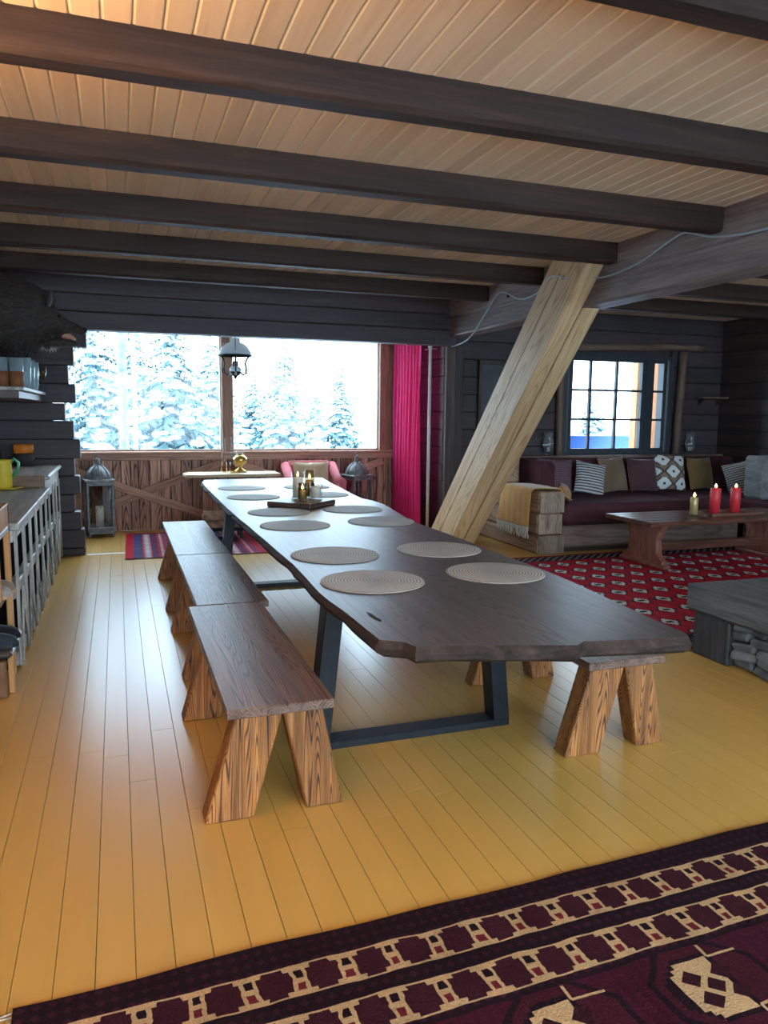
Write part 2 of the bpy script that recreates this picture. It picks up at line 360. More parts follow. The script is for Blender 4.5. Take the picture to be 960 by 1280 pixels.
wy = struct(MB().box(-.9, 3.75, YB+.03, YB+.15, 0, SILL).box(-.9, 3.75, YB+.0, YB+.15, 2.52, ZC+.02).build('wall_bay', M['gap']))
x = -.9; i = 0
while x < 3.70:
    w = rng.uniform(.085, .135); x1 = min(x+w, 3.70)
    bx(0, x1-x-.007, rng.uniform(-.004, .006), .03, 0, SILL-.001).build('plank', M['char'], wy, .004, loc=(x, YB, 0)); x = x1
bx(-.9, 3.70, YB-.045, YB-.002, SILL-.04, SILL+.035).build('rail', M['charX'], wy, .006)
bx(-.9, 3.70, YB-.07, YB+.14, SILL+.037, SILL+.065).build('sill', M['charX'], wy, .006)
def brace(x0, z0, x1, z1, dy):
    L = math.hypot(x1-x0, z1-z0); bx(-L/2, L/2, 0, .028, -.05, .05).build('brace', M['charX'], wy, .005, loc=((x0+x1)/2, YB-dy, (z0+z1)/2), rot=(0, -math.atan2(z1-z0, x1-x0), 0))
for xa, xb in ((-.75, 1.24), (1.36, 3.36)):
    brace(xa, .08, xb, .83, .036); brace(xa, .83, xb, .08, .066)
w1 = struct(MB().box(-.9, 3.75, YB+.03, YB+.10, SILL+.065, SILL+.085).box(-.9, 3.75, YB+.03, YB+.10, 2.46, 2.53).build('window_1', M['trimZ'])); w1['label'] = 'wide bay window'
for a, b in ((1.235, 1.37), (3.305, 3.43), (-.9, -.78)): bx(a, b, YB-.05, YB+.10, SILL+.066, 2.46).build('mullion', M['trimZ'], w1, .006)
bx(3.43, 3.71, YB-.01, YB+.10, SILL+.066, 2.50).build('side_board', M['trimZ'], w1)
for a, b in ((-.78, 1.235), (1.37, 3.305)): bx(a, b, YB+.055, YB+.061, SILL+.085, 2.46).build('pane', M['glass'], w1)
for a, b in ((1.218, 1.235), (3.285, 3.305), (1.37, 1.385)): bx(a, b, YB+.02, YB+.075, SILL+.085, 2.46).build('glazing_bead', plain('white_bead', (.75, .78, .8), .5), w1)
# side window over the sofa: dark casements with glazing bars
w2 = struct(MB().box(5.36, 5.42, Y2-.03, Y2+.20, .94, 2.24).box(6.98, 7.04, Y2-.03, Y2+.20, .94, 2.24).box(5.42, 6.98, Y2-.03, Y2+.2, .94, .985).box(5.42, 6.98, Y2-.03, Y2+.2, 2.195, 2.24).build('window_2', M['darkwin'])); w2['label'] = 'small-paned dark casement window above the sofa'
def casement(x0, x1, xs):
    c = MB().box(x0, x0+.055, Y2-.01, Y2+.05, .985, 2.195).box(x1-.055, x1, Y2-.01, Y2+.05, .985, 2.195).box(x0+.055, x1-.055, Y2-.01, Y2+.05, .985, 1.03).box(x0+.055, x1-.055, Y2-.01, Y2+.05, 2.15, 2.195).build('casement', M['darkwin'], w2)
    xs = [x0+.055]+xs+[x1-.055]; zs = [1.03, 1.405, 1.78, 2.15]
    for q in xs[1:-1]: bx(q-.016, q+.016, Y2, Y2+.04, 1.03, 2.15).build('glazing_bar', M['darkwin'], c)
    for q in zs[1:-1]: bx(x0+.055, x1-.055, Y2+.002, Y2+.038, q-.014, q+.014).build('glazing_bar', M['darkwin'], c)
    for i in range(len(xs)-1):
        for j in range(3): bx(xs[i], xs[i+1], Y2+.018, Y2+.022, zs[j], zs[j+1]).build('pane', M['glass'], c)
    for zz in (1.15, 2.05): MB().tube([(x1-.028, Y2-.012, zz-.02), (x1-.028, Y2-.03, zz), (x1-.028, Y2-.012, zz+.02)], .004, 6).build('latch', M['iron'], c)
casement(5.45, 6.62, [5.78, 6.18]); casement(6.70, 6.96, [])
bx(6.62, 6.70, Y2-.02, Y2+.12, .985, 2.195).build('centre_post', M['darkwin'], w2)
def wob(p0, p1, r, n=9, amp=.012, seed=0):
    p0, p1 = Vector(p0), Vector(p1); pts = []; rs = []
    for i in range(n):
        p = p0.lerp(p1, i/(n-1)); q = Vector((mnoise.noise(p*1.9+Vector((seed, 0, 0))), 0, mnoise.noise(p*1.7+Vector((0, seed, 5)))))*amp; pts.append(p+q); rs.append(r*(1+.18*mnoise.noise(p*3+Vector((seed, seed, 0)))))
    return pts, rs
for nm, a, b, r, mt, s in (('left', (5.31, Y2-.06, .93), (5.29, Y2-.06, 2.27), .05, 'roundlog', 1), ('right', (7.12, Y2-.06, .93), (7.17, Y2-.06, 2.30), .055, 'roundlog', 2), ('top', (5.10, Y2-.065, 2.30), (7.48, Y2-.065, 2.375), .045, 'roundlogX', 3)):
    p, q = wob(a, b, r, seed=s); MB().tube(p, q, 10).build('frame_log', M[mt], w2)
for a, b, n in ((-.9, 3.2, 3), (3.8, 7.6, 4)):  # unseen rear windows, added to fill the room with daylight
    w = struct(MB().box(a, a+.06, YK-.1, YK+.01, .40, 2.5).box(b-.06, b, YK-.1, YK+.01, .40, 2.5).box(a, b, YK-.1, YK+.01, .40, .46).box(a, b, YK-.1, YK+.01, 2.44, 2.5).build('window_%d' % n, M['trimZ'])); w['label'] = 'wide fill-light window added in the wall behind the viewer'
    bx((a+b)/2-.03, (a+b)/2+.03, YK-.1, YK+.01, .46, 2.44).build('mullion', M['trimZ'], w)
    for c0, d in ((a+.06, (a+b)/2-.03), ((a+b)/2+.03, b-.06)): bx(c0, d, YK-.06, YK-.056, .46, 2.44).build('pane', M['glass'], w)

# ------------------------------------------------------------------ beams and slanting post
BY = [1.87, 2.89, 3.95, 5.02, 6.08, 7.13]
BL = ['sixth', 'fifth', 'fourth', 'third', 'second', 'first']
def rough_beam(x0, x1, y0, y1, z0, z1, n, seed, amp=.006):
    mb = MB(); vs = []; fs = []
    for i in range(n+1):
        x = x0+(x1-x0)*i/n
        e = lambda k: amp*mnoise.noise(Vector((x*1.6, k*5.1, seed)))+.5*amp*mnoise.noise(Vector((x*6, k*5.1, seed)))
        c = .016+abs(e(7))*1.4                                      # hewn lower arrises
        vs += [(x, y0, z1), (x, y0+e(0), z0+c), (x, y0+c, z0+e(1)*.4), (x, y1-c, z0+e(2)*.4), (x, y1+e(3), z0+c), (x, y1, z1)]
    for i in range(n):
        for k in range(6): k2 = (k+1) % 6; fs.append((i*6+k, i*6+k2, (i+1)*6+k2, (i+1)*6+k))
    fs += [tuple(range(6)), tuple(range(n*6, n*6+6))]
    return mb.add(vs, fs)
for k, y in enumerate(BY):
    b = rough_beam(XL+.03, 3.62, y, y+.125, 2.605, ZC+.001, 60, k).build('ceiling_beam', M['beam'])
    tag(b, 'dark ceiling cross beam over the dining side, %s from the header above the bay' % BL[k], 'beam', 'cross beams over the dining side')
for k, y in enumerate(BY[2:]):
    b = rough_beam(3.86, XR-.03, y, y+.125, 2.605, ZC+.001, 40, k+20).build('ceiling_beam', M['beam'])
    tag(b, 'dark ceiling cross beam over the sofa side, %s from the window wall' % BL[k+2], 'beam', 'cross beams over the sofa side')
lb = thing('long_beam', 'thick grey-brown long ceiling beam of two stacked logs carrying the cross beams', 'beam', (3.62, 0, 2.33))
for z0, z1, s in ((0, .20, 1), (.203, .419, 2)):
    me = rough_beam(YK, Y2-.002, 0, .235, z0, z1, 90, s+40, .005); me.v = [(p[1], p[0], p[2]) for p in me.v]
    me.build('log', M['beamY'], lb)
# slanting timber: two halves side by side, standing on the floor and notched over the long beam
pt = thing('slanting_post', 'thick pale raw-timber post slanting from the floor up to the long beam', 'post', (3.45, 7.95, 0))
p_lo_b, p_hi_b = Vector((8.037, .229)), Vector((5.755, 2.646)); dv = (p_hi_b-p_lo_b).normalized()
nv = Vector((-dv.y, dv.x)); nv = nv if nv.x < 0 else -nv            # towards the viewer and down
th = abs((Vector((7.476, .164))-p_lo_b).dot(nv))
def slant(x0, x1, zt, name, mat):
    def pts(u, z): q = p_lo_b + nv*u; t = (z-q.y)/dv.y; return q + dv*t
    a, b = pts(0, 0.0), pts(th, 0.0); c, d = pts(th, zt), pts(0, zt)
    L = Vector((3.45, 7.95, 0)); mk = lambda x, p: (x-L.x, p.x-L.y, p.y)
    return MB().hexa([mk(x0, b), mk(x1, b), mk(x1, a), mk(x0, a)], [mk(x0, c), mk(x1, c), mk(x1, d), mk(x0, d)]), pts
def postmat():
    mt = wood('raw_hewn_timber_slanted', (.25, .135, .058), (.50, .32, .16), (.66, .48, .29), 'Z', 12, .05, .6, .45, .28, .0, (.28, .5, .7))
    nt = mt.node_tree; ang = math.atan2(p_hi_b.x-p_lo_b.x, p_hi_b.y-p_lo_b.y)
    for n in [n for n in nt.nodes if n.type == 'MAPPING']:
        src = n.inputs['Vector'].links[0].from_socket
        r = nd(nt, 'ShaderNodeVectorRotate', Vector=src, Angle=ang); r.rotation_type = 'X_AXIS'; nt.links.new(r.outputs[0], n.inputs['Vector'])
    return mt
pm = postmat()
g, PT = slant(3.45, 3.611, ZC-.001, 'timber', pm); g.build('timber', pm, pt, .012)
g, _ = slant(3.622, 3.78, 2.326, 'timber', pm); g.build('timber', pm, pt, .012)
ck = MB()
for (u, xx) in ((.42, None), (None, .62)):                          # drying cracks along both faces
    for s in range(26):
        t0, t1 = .12+s*.095, .12+(s+1)*.095+.01
        w = .0035+.0035*abs(mnoise.noise(Vector((s*.7, 3, 0 if u else 8))))
        off = .012*mnoise.noise(Vector((s*.35, 0, 1 if u else 4))); of2 = .012*mnoise.noise(Vector(((s+1)*.35, 0, 1 if u else 4)))
        L = Vector((3.45, 7.95, 0))
        if u:
            if t1 > 2.7: continue
            A = PT(th*u+off, t0); B = PT(th*u+of2, t1); n2 = nv*w
            ck.hexa([(-.001, (A-n2).x-L.y, (A-n2).y), (-.001, (A+n2).x-L.y, (A+n2).y), (.004, (A+n2).x-L.y, (A+n2).y), (.004, (A-n2).x-L.y, (A-n2).y)], [(-.001, (B-n2).x-L.y, (B-n2).y), (-.001, (B+n2).x-L.y, (B+n2).y), (.004, (B+n2).x-L.y, (B+n2).y), (.004, (B-n2).x-L.y, (B-n2).y)])
ck.build('crack', M['wick'], pt)

# ------------------------------------------------------------------ dining table
TZ = .75
left = [(473,800),(452,783),(430,765),(410,751),(397,740),(381,722),(365,705),(347,690),(330,675),(318,665),(309,657),(300,650),(291,642),(283,635),(268,620),(256,608),(252,603),(255,600)]
far_ = [(280,599),(330,598),(370,597),(403,597)]
right = [(415,604),(427,610),(440,617),(453,623),(467,626),(480,630),(497,640),(517,652),(560,667),(620,690),(680,712),(725,731),(770,752),(818,774),(858,791)]
near = [(862,796),(790,800),(731,802),(722,807),(640,807),(560,807),(520,809),(505,803)]
out = [at(*p, z=TZ).xy for p in left+far_+right+near]
tb = thing('dining_table', 'long live-edge dining table, dark oiled slab on black steel frames', 'table', (1.25, 4.6, 0))
TL = Vector((1.25, 4.6))
def refine(o, k=4, amp=.004):
    res = []
    for i in range(len(o)):
        a, b = o[i], o[(i+1) % len(o)]; n = max(1, int((b-a).length/.09))
        for j in range(n): res.append(a.lerp(b, j/n))
    return res
outl = [p-TL for p in refine(out)]; n = len(outl); sl = MB(); vs = []
for lev, (ins, z) in enumerate(((.004, 0), (0, -.006), (-.012, -.022), (-.004, -.042), (.022, -.058))):
    for i, p in enumerate(outl):
        t = (outl[(i+1) % n]-outl[i-1]).normalized(); nn = Vector((t.y, -t.x)); nn = nn if nn.dot(p) < 0 else -nn
        w = 0 if lev == 0 else .010*mnoise.noise(Vector((p.x*9, p.y*9, lev*2)))
        q = p + nn*(ins+w); vs.append((q.x, q.y, TZ+z))
fs = [tuple(range(n)), tuple(reversed(range(4*n, 5*n)))]
me = MB().add(vs, fs + [(l*n+i, l*n+(i+1) % n, (l+1)*n+(i+1) % n, (l+1)*n+i) for l in range(4) for i in range(n)]).mesh('slab', M['table'])
me.materials.append(M['bark'])
for p in me.polygons: p.material_index = 0 if abs(p.normal.z) > .9 else 1
slab = ob('slab', me, tb)
cp = [at(*p, z=TZ).xy-TL for p in ((458,765),(464,767),(470,771),(477,775),(476,777),(468,774),(461,769))]
MB().prism([(p.x, p.y) for p in cp], TZ-.003, TZ+.0008).build('knot_crack', M['wick'], slab)
for k, y in enumerate((3.02, 6.15)):
    fr = MB()
    y0, y1 = y-4.6, y-4.6+.10; X_ = lambda v: v-1.25
    fr.box(X_(.745), X_(1.70), y0, y1, 0, .035).build('base_bar', M['steel'], tb, .003)
    fr2 = MB().box(X_(.84), X_(1.60), y0, y1, .672, .690).build('top_bar', M['steel'], tb)
    for b0, b1, t0, t1 in ((.745, .825, .815, .895), (1.62, 1.70, 1.555, 1.635)):
        MB().hexa([(X_(b0), y0, .034), (X_(b1), y0, .034), (X_(b1), y1, .034), (X_(b0), y1, .034)], [(X_(t0), y0, .691), (X_(t1), y0, .691), (X_(t1), y1, .691), (X_(t0), y1, .691)]).build('leg', M['steel'], tb, .003)

# woven placemats
def matmat():
    mt, nt, b = newmat('woven_placemat'); u, v, _ = uvw(nt)
    r = (u*u+v*v).op('SQRT'); a = v.op('ARCTAN2', u)
    rings = (r*75.0).frac(); seg = (a*30.0 + (r*75.0).floor()*.5).frac()
    h = ((rings-.5).abs()*-2.0+1.0)*((seg-.5).abs()*-1.2+1.0)
    c = ramp(nt, h.k, [(.1, (.24, .21, .18)), (.6, (.60, .55, .47)), (1, (.76, .71, .63))])
    nt.links.new(c, b.inputs['Base Color']); b.inputs['Roughness'].default_value = .6
    bp = nd(nt, 'ShaderNodeBump', Height=h.k, Strength=.9, Distance=.006); nt.links.new(bp.outputs[0], b.inputs['Normal']); return mt
mm = matmat(); prof = [(0, .001), (0, .006)] ; pl = MB().lathe([(.0001, .0062), (.10, .0062), (.212, .006), (.219, .004), (.219, .0005), (.0001, .0005)], 48).mesh('placemat', mm)
MX = [('left', .99, 2.95), ('left', 1.0, 3.57), ('left', 1.03, 4.6), ('left', 1.06, 5.25), ('left', 1.05, 6.25), ('left', 1.07, 7.02), ('right', 1.57, 2.96), ('right', 1.56, 3.57), ('right', 1.61, 4.63), ('right', 1.61, 5.27), ('right', 1.66, 6.3), ('right', 1.68, 7.0)]
ORD = {2.95: 'at the place nearest the knot crack', 3.57: 'at the second place from the cracked end', 4.6: 'at the third place from the cracked end', 5.25: 'beside the candle tray', 6.25: 'at the second place from the bay end', 7.02: 'at the place nearest the bay'}
for sd, x, y in MX:
    k = min(ORD, key=lambda q: abs(q-y))
    tag(ob('placemat', pl, None, (x, y, TZ+.0005), (0, 0, x*9+y)), 'round woven grey placemat %s, %s row' % (ORD[k], 'bench-row side' if sd == 'left' else 'hearth-side'), 'placemat', 'placemats on the dining table')

# ------------------------------------------------------------------ benches
def make_bench(length, label, loc, legs=(0.02, .97), group='plank benches along the table'):
    t = thing('plank_bench', label, 'bench', loc, 0, group)
    mb = MB(); nn = 14; vs = []
    bx(-.005, .385, 0, length, .385, .42).build('seat', M['seat'], t, .004)
    for y in legs:
        for b0, b1, t0, t1, dy in ((-.085, .09, .03, .205, 0), (.285, .425, .20, .345, .004)):
            MB().hexa([(b0, y+dy, 0), (b1, y+dy, 0), (b1, y+.10+dy, 0), (b0, y+.10+dy, 0)], [(t0, y+dy, .3845), (t1 if t0 > .1 else .197, y+dy, .3845), (t1 if t0 > .1 else .197, y+.10+dy, .3845), (t0, y+.10+dy, .3845)]).build('leg', M['leg'], t, .006)
    return t
make_bench(1.50, 'scorched plank bench beside the cracked end of the table, opposite the lone bench', (.33, 2.55, 0))
make_bench(1.50, 'scorched plank bench in the middle of the row of three', (.375, 4.065, 0), (.02, .95))
make_bench(1.75, 'scorched plank bench nearest the bay window in the row of three', (.375, 5.58, 0), (.02, 1.12))
make_bench(1.30, 'scorched plank bench standing alone on the hearth side of the table', (1.84, 2.60, 0), (.03, .93), 'plank benches along the table')

# ------------------------------------------------------------------ rugs
def bigrug():
    mt, nt, b = newmat('maroon_patterned_rug'); u, v, _ = uvw(nt); v = v*-1.0
    nz = nd(nt, 'ShaderNodeTexNoise', Vector=nd(nt, 'ShaderNodeTexCoord').outputs['Object'], Scale=9.0, Detail=2.0).outputs[0]
    wv = (X(nt, nz)-.5)*.016; v = v+wv; u = u+wv
    c = layer(nt, (.042, .0055, .0125), (.048, .0065, .0145), (u*30.0).frac() > .5)
    dk = (.014, .0055, .008); be = (.46, .285, .14)
    c = layer(nt, c, dk, v < .40)
    def dots(lo, hi, col):                                           # small blurred rosettes in the dark stripes
        a = ((u/.036).frac()-.5).abs(); bq = ((v/.036).frac()-.5).abs()
        return ((a+bq) < .34)*(v > lo)*(v < hi)
    c = layer(nt, c, (.036, .008, .014), dots(.0, .40, 0))
    for lo, hi in ((.097, .205), (.265, .374)):
        c = layer(nt, c, (.040, .008, .013), (v > lo)*(v < hi))
        t = ((v-lo)/(hi-lo))*2.0-1.0; tq = t.abs().q(6.0)
        nzb = X(nt, nd(nt, 'ShaderNodeTexNoise', Vector=nd(nt, 'ShaderNodeTexCoord').outputs['Object'], Scale=34.0, Detail=1.0).outputs[0])
        a = ((((u+lo*.3)/.128).frac()-.5).abs()*2.0+(nzb-.5)*.22).abs(); aq = a.q(12.0)
        b1 = (tq > .70)*(aq < .60); b2 = (tq < .66)*(aq < .33); hole = (aq < .14)*(tq > .16)*(tq < .70)
        beige = b1.max(b2)*hole.inv()*(t.abs() < .93)
        c = layer(nt, c, be, beige)
        c = layer(nt, c, (.13, .014, .018), hole*(t > 0.0)); c = layer(nt, c, dk, hole*(t < 0.0))
        c = layer(nt, c, be, (t.abs() > .92)*(t.abs() < 1.03))
    # field: dark hooked octagons with beige hearts
    gu = ((u-1.24)/.43+.5).frac()-.5; gv = (v-.54)/.40; gvf = (gv+.5).frac()-.5
    gu2, gv2 = gu.abs(), gvf.abs(); fld = v > .40
    oc = (gu2.max(gv2)).max((gu2+gv2)*.72)
    c = layer(nt, c, dk, (oc < .40)*(oc > .36)*fld); c = layer(nt, c, (.046, .007, .013), (oc < .36)*fld)
    oq = gu2.q(26.0).max(gv2.q(26.0)*1.05).max((gu2.q(26.0)+gv2.q(26.0))*.72)
    c = layer(nt, c, dk, (oq < .29)*fld*(gu < .14)); c = layer(nt, c, be, (oq < .25)*fld*(gu < .10))
    c = layer(nt, c, (.030, .007, .010), ((gu2-.11).abs()+(gv2-.09).abs() < .075)*fld); c = layer(nt, c, (.030, .007, .010), ((gu2+gv2) < .07)*fld)
    ln = ((gv2-.22).abs() < .010)*(gu > .12)*(gu < .34)+((gu-.12).abs() < .010)*(gv2 > .22)*(gv2 < .34)
    c = layer(nt, c, be, ln.min(1.0)*fld)
    rugfinish(nt, b, c, .8); return mt
def rugmesh(w, d, mat, name, nx=90, ny=60, amp=.004, th=.012):
    f = lambda u, v: (u*w, -v*d, th + amp*mnoise.noise(Vector((u*w*2.3, v*d*5, 1))) + amp*.6*mnoise.noise(Vector((u*w*6, v*d*11, 7))))
    edge = lambda u: .012*mnoise.noise(Vector((u*w*2.5, 3, 3)))
    mb = MB().grid(lambda u, v: (lambda p: (p[0], p[1]+(edge(u) if v < .02 else 0), p[2]))(f(u, v)), nx, ny)
    for i in range(nx): u0, u1 = i/nx, (i+1)/nx; a, b2 = f(u0, 0), f(u1, 0); mb.add([(a[0], a[1]+edge(u0), .0008), (b2[0], b2[1]+edge(u1), .0008), (b2[0], b2[1]+edge(u1), b2[2]), (a[0], a[1]+edge(u0), a[2])], [(0,1,2,3)])
    for j in range(ny): v0, v1 = j/ny, (j+1)/ny; a, b2 = f(0, v0), f(0, v1); mb.add([(a[0], a[1], .0008), (b2[0], b2[1], .0008), b2, a], [(0,1,2,3)]); a, b2 = f(1, v0), f(1, v1); mb.add([(a[0], a[1], .0008), (b2[0], b2[1], .0008), b2, a], [(0,1,2,3)])
    return mb
rg = thing('patterned_rug', 'dark maroon rug with beige stepped border bands lying before the table end', 'rug', (-.285, 1.862, 0), math.atan2(.08, 2.433))
rugmesh(3.6, 2.3, bigrug(), 'r', 150, 90).build('pile', bigrug(), rg)
fr = MB(); q = random.Random(3)
for i in range(150):
    y = -i*.0152-.01; fr.tube([(.002, y, .008), (-.03, y+q.uniform(-.01, .01), .006), (-.06-q.uniform(0, .02), y+q.uniform(-.02, .02), .003)], .002, 4)
stuff(fr.build('fringe', plain('rug_fringe', (.5, .47, .4), .9), rg))
def redrug():
    mt, nt, b = newmat('red_star_rug'); u, v, _ = uvw(nt); v = v*-1.0
    a = ((u/.21).frac()-.5); c0 = ((v/.29).frac()-.5); aq, cq = a.abs().q(14.0), c0.abs().q(14.0)
    c = layer(nt, (.46, .018, .035), (.38, .014, .03), (u*9.0).frac() > .5)
    s = (aq*1.0+cq*1.15)
    c = layer(nt, c, (.02, .012, .02), s < .44)
    c = layer(nt, c, (.60, .58, .56), s < .36); c = layer(nt, c, (.03, .035, .045), s < .15)
    c = layer(nt, c, (.06, .012, .02), ((aq > .47)*(cq > .40)))
    W_, D_ = 4.4, 3.02
    e = u.min(u*-1.0+W_).min(v.min(v*-1.0+D_))
    z = ((u+v)/.09).frac(); zz = ((u-v)/.09).frac()
    c = layer(nt, c, (.035, .014, .022), e < .30); c = layer(nt, c, (.28, .27, .28), (e < .26)*(e > .05)*((z-.5).abs()+(zz-.5).abs() < .36)); c = layer(nt, c, (.30, .02, .03), (e < .05)); c = layer(nt, c, (.25, .02, .03), ((e-.28).abs() < .015))
    rugfinish(nt, b, c, .5); return mt
r2 = thing('patterned_rug', 'bright red rug with rows of pale star motifs under the coffee table', 'rug', (2.92, 6.72, 0))
rugmesh(4.4, 3.02, None, 'r', 40, 30, .0008, .008).build('pile', redrug(), r2)
def kilim():
    mt, nt, b = newmat('striped_runner'); u, v, _ = uvw(nt); v = v*-1.0
    k = (u/.44).frac(); z = ((v/.07).frac()-.5).abs()
    c = layer(nt, (.30, .03, .045), (.05, .05, .12), (k > .28)*(k < .38)); c = layer(nt, c, (.42, .36, .36), ((k-.5).abs() < (z*.16+.02))); c = layer(nt, c, (.10, .03, .07), (k > .60)*(k < .74)); c = layer(nt, c, (.40, .30, .32), ((k-.84).abs() < z*.1)); c = layer(nt, c, (.08, .07, .16), (k > .93)*(k < .97))
    c = layer(nt, c, (.40, .012, .03), u.min(v) < .07); c = layer(nt, c, (.05, .05, .13), ((u.min(v)-.10).abs() < .02))
    rugfinish(nt, b, c, .3); return mt
r3 = thing('striped_runner_rug', 'red and blue striped woven rug on the bay floor', 'rug', (.06, 9.35, 0), R(-1.0))
rugmesh(2.9, 1.62, None, 'r', 30, 20, .0006, .010).build('pile', kilim(), r3)

# ------------------------------------------------------------------ candle tray on the table
def candle(c, r, h, z, mat, parent, flame=True, part='candle'):
    b = MB().lathe([(.0001, z), (r, z), (r, z+h-.004), (r-.004, z+h), (r*.35, z+h-.006), (.0001, z+h-.007)], 20, Matrix.Translation((c[0], c[1], 0))).build(part, mat, parent)
    MB().tube([(c[0], c[1], z+h-.008), (c[0]+.001, c[1], z+h+.012)], .0015, 5).build('wick', M['wick'], b)
    if flame: MB().lathe([(.0001, 0), (.006, .008), (.0075, .016), (.004, .030), (.0001, .042)], 10, Matrix.Translation((c[0], c[1], z+h+.006))).build('flame', M['flame'], b)
    return b
tc = Vector((1.31, 5.62))
t = thing('wooden_tray', 'dark square wooden board under the candles, turned on the dining table', 'tray', (tc.x, tc.y, TZ), R(45))
bx(-.19, .19, -.19, .19, .001, .038).build('board', wood('tray_wood', (.03, .016, .012), (.085, .048, .036), (.16, .10, .075), 'X', 12, .06, .45, .3, .3, .1), t, .006)
ZT = TZ+.0385
def glasscyl(c, r, h, mat, parent, name='glass'):
    return MB().lathe([(.0001, .001), (r, .001), (r, h), (r-.003, h), (r-.003, .008), (.0001, .008)], 24, Matrix.Translation((c[0], c[1], 0))).build(name, mat, parent)
M['smoke'] = thinglass('smoky_glass', (.86, .81, .72), .14)
for nm, p, r, h, gm, ch, cm, lab in (('candle_glass', (369, 620), .050, .205, 'clear', .155, 'white', 'tall clear glass with white pillar candle on the dining tray'), ('candle_glass', (383, 617), .040, .215, 'smoke', .13, 'gold_wax', 'tall smoky glass candle holder at the back of the dining tray'),
        ('candle_glass', (378, 624), .036, .135, 'smoke', .07, 'gold_wax', 'short smoky glass with gold candle at the front of the dining tray'), ('candle_glass', (395, 621), .048, .125, 'clear', .09, 'white', 'short clear glass with white candle on the dining tray')):
    q = at(*p, z=ZT); q = Vector((1.31+(q.x-1.33)*.9, 5.62+(q.y-5.72)*.6, ZT)); t = thing(nm, lab, 'candle', q)
    glasscyl((0, 0), r, h, M[gm], t); candle((0, 0), r*.78, ch, .009, M[cm], t, True)

# ------------------------------------------------------------------ bay: curtain, lanterns, lamp, small table, armchair
ct = thing('curtain', 'bright pink-red floor-length curtain at the right end of the bay window', 'curtain', (3.5, 9.2, 0))
def cur(u, v):
    y = 9.60-.93*u; x = 3.50+.035*math.sin(u*2*PI*9+1.2*math.sin(v*3+u*5))*(.55+.45*v)+.02*mnoise.noise(Vector((u*6, v*2, 2)))
    return (x-3.5, y-9.2, .02+(2.60-.02)*(1-v))
c = MB().grid(cur, 110, 16).build('cloth', M['curtain'], ct)
MB().tube([(.0, .40, 2.61), (0, -.53, 2.61)], .012, 8).build('rod', M['iron'], ct)
pl_ = tag(MB().tube([(3.60, 8.61, 0), (3.60, 8.61, 2.24)], .020, 10).build('curtain_pole', plain('pale_pole', (.62, .62, .58), .5)), 'thin pale upright pole at the edge of the pink-red curtain', 'pole')
MB().ball((3.60, 8.61, 2.26), .03, 10, 6).build('finial', plain('pale_finial', (.6, .62, .62), .4), pl_)

def lantern(loc, label, rz):
    t = thing('floor_lantern', label, 'lantern', loc, rz, 'domed lanterns in the bay'); h = .135
    pat = plain('aged_pewter', (.10, .105, .105), .55, .5, .6, 25, .5, col2=(.25, .26, .26))
    MB().prism([(-h, -h), (h, -h), (h, h), (-h, h)], .04, .075).prism([(-h-.015, -h-.015), (h+.015, -h-.015), (h+.015, h+.015), (-h-.015, h+.015)], .075, .10).build('base', pat, t, .004)
    for sx in (-1, 1):
        for sy in (-1, 1):
            MB().ball((sx*(h-.01), sy*(h-.01), .022), (.024, .024, .022), 8, 6).build('foot', pat, t)
            bx(sx*h-.014, sx*h+.014, sy*h-.014, sy*h+.014, .10, .64).build('corner_post', pat, t, .003)
    for i in range(4):
        a = i*PI/2; Mx = Matrix.Rotation(a, 4, 'Z')
        MB().box(-h+.014, h-.014, -h-.008, -h+.008, .10, .125, Mx).build('side_bar', pat, t)
        MB().box(-h+.014, h-.014, -h-.008, -h+.008, .60, .64, Mx).build('side_bar', pat, t)
        MB().box(-h+.014, h-.014, -h-.001, -h+.001, .125, .60, Mx).build('pane', M['clear'], t)
        MB().tube([(-h+.02, -h-.003, .13), (0, -h-.003, .44), (h-.02, -h-.003, .13)], .004, 5, True, Mx).tube([(-h+.02, -h-.003, .59), (0, -h-.003, .34), (h-.02, -h-.003, .59)], .004, 5, True, Mx).build('tracery', pat, t)
    MB().box(-h-.03, h+.03, -h-.03, h+.03, .64, .67).build('roof_plate', pat, t, .006)
    def dome(u, v):
        a = 2*PI*u; z = v; r = (.125*(1-z**2.2)+.018)*(1 if z < .98 else .9); k = 1+.02*math.sin(a*16)*math.sin(z*30)
        return (r*k*math.cos(a), r*k*math.sin(a), .67+.17*z)
    d = MB().grid(dome, 48, 14).build('dome', pat, t)
    for i in range(8):
        a = i*PI/4; MB().tube([((.125*(1-(z/6)**2.2)+.022)*math.cos(a), (.125*(1-(z/6)**2.2)+.022)*math.sin(a), .67+.17*z/6) for z in range(7)], .006, 5).build('dome_rib', pat, d)
    MB().lathe([(.022, .835), (.03, .85), (.018, .865), (.028, .885), (.012, .905), (.0001, .91)], 12).build('finial', pat, t)
    MB().tube([(.026*math.cos(q*PI/6), 0, .928+.026*math.sin(q*PI/6)) for q in range(13)], .005, 6).build('ring', pat, t)
    candle((.0, 0), .045, .25, .1005, M['white'], t, False)
lantern((-.225, 9.33, 0), 'tall domed metal lantern with white candle on the bay floor by the staggered log ends', R(8))
lantern((2.90, 9.33, 0), 'tall domed metal lantern standing on the bay floor near the curtain', R(20))

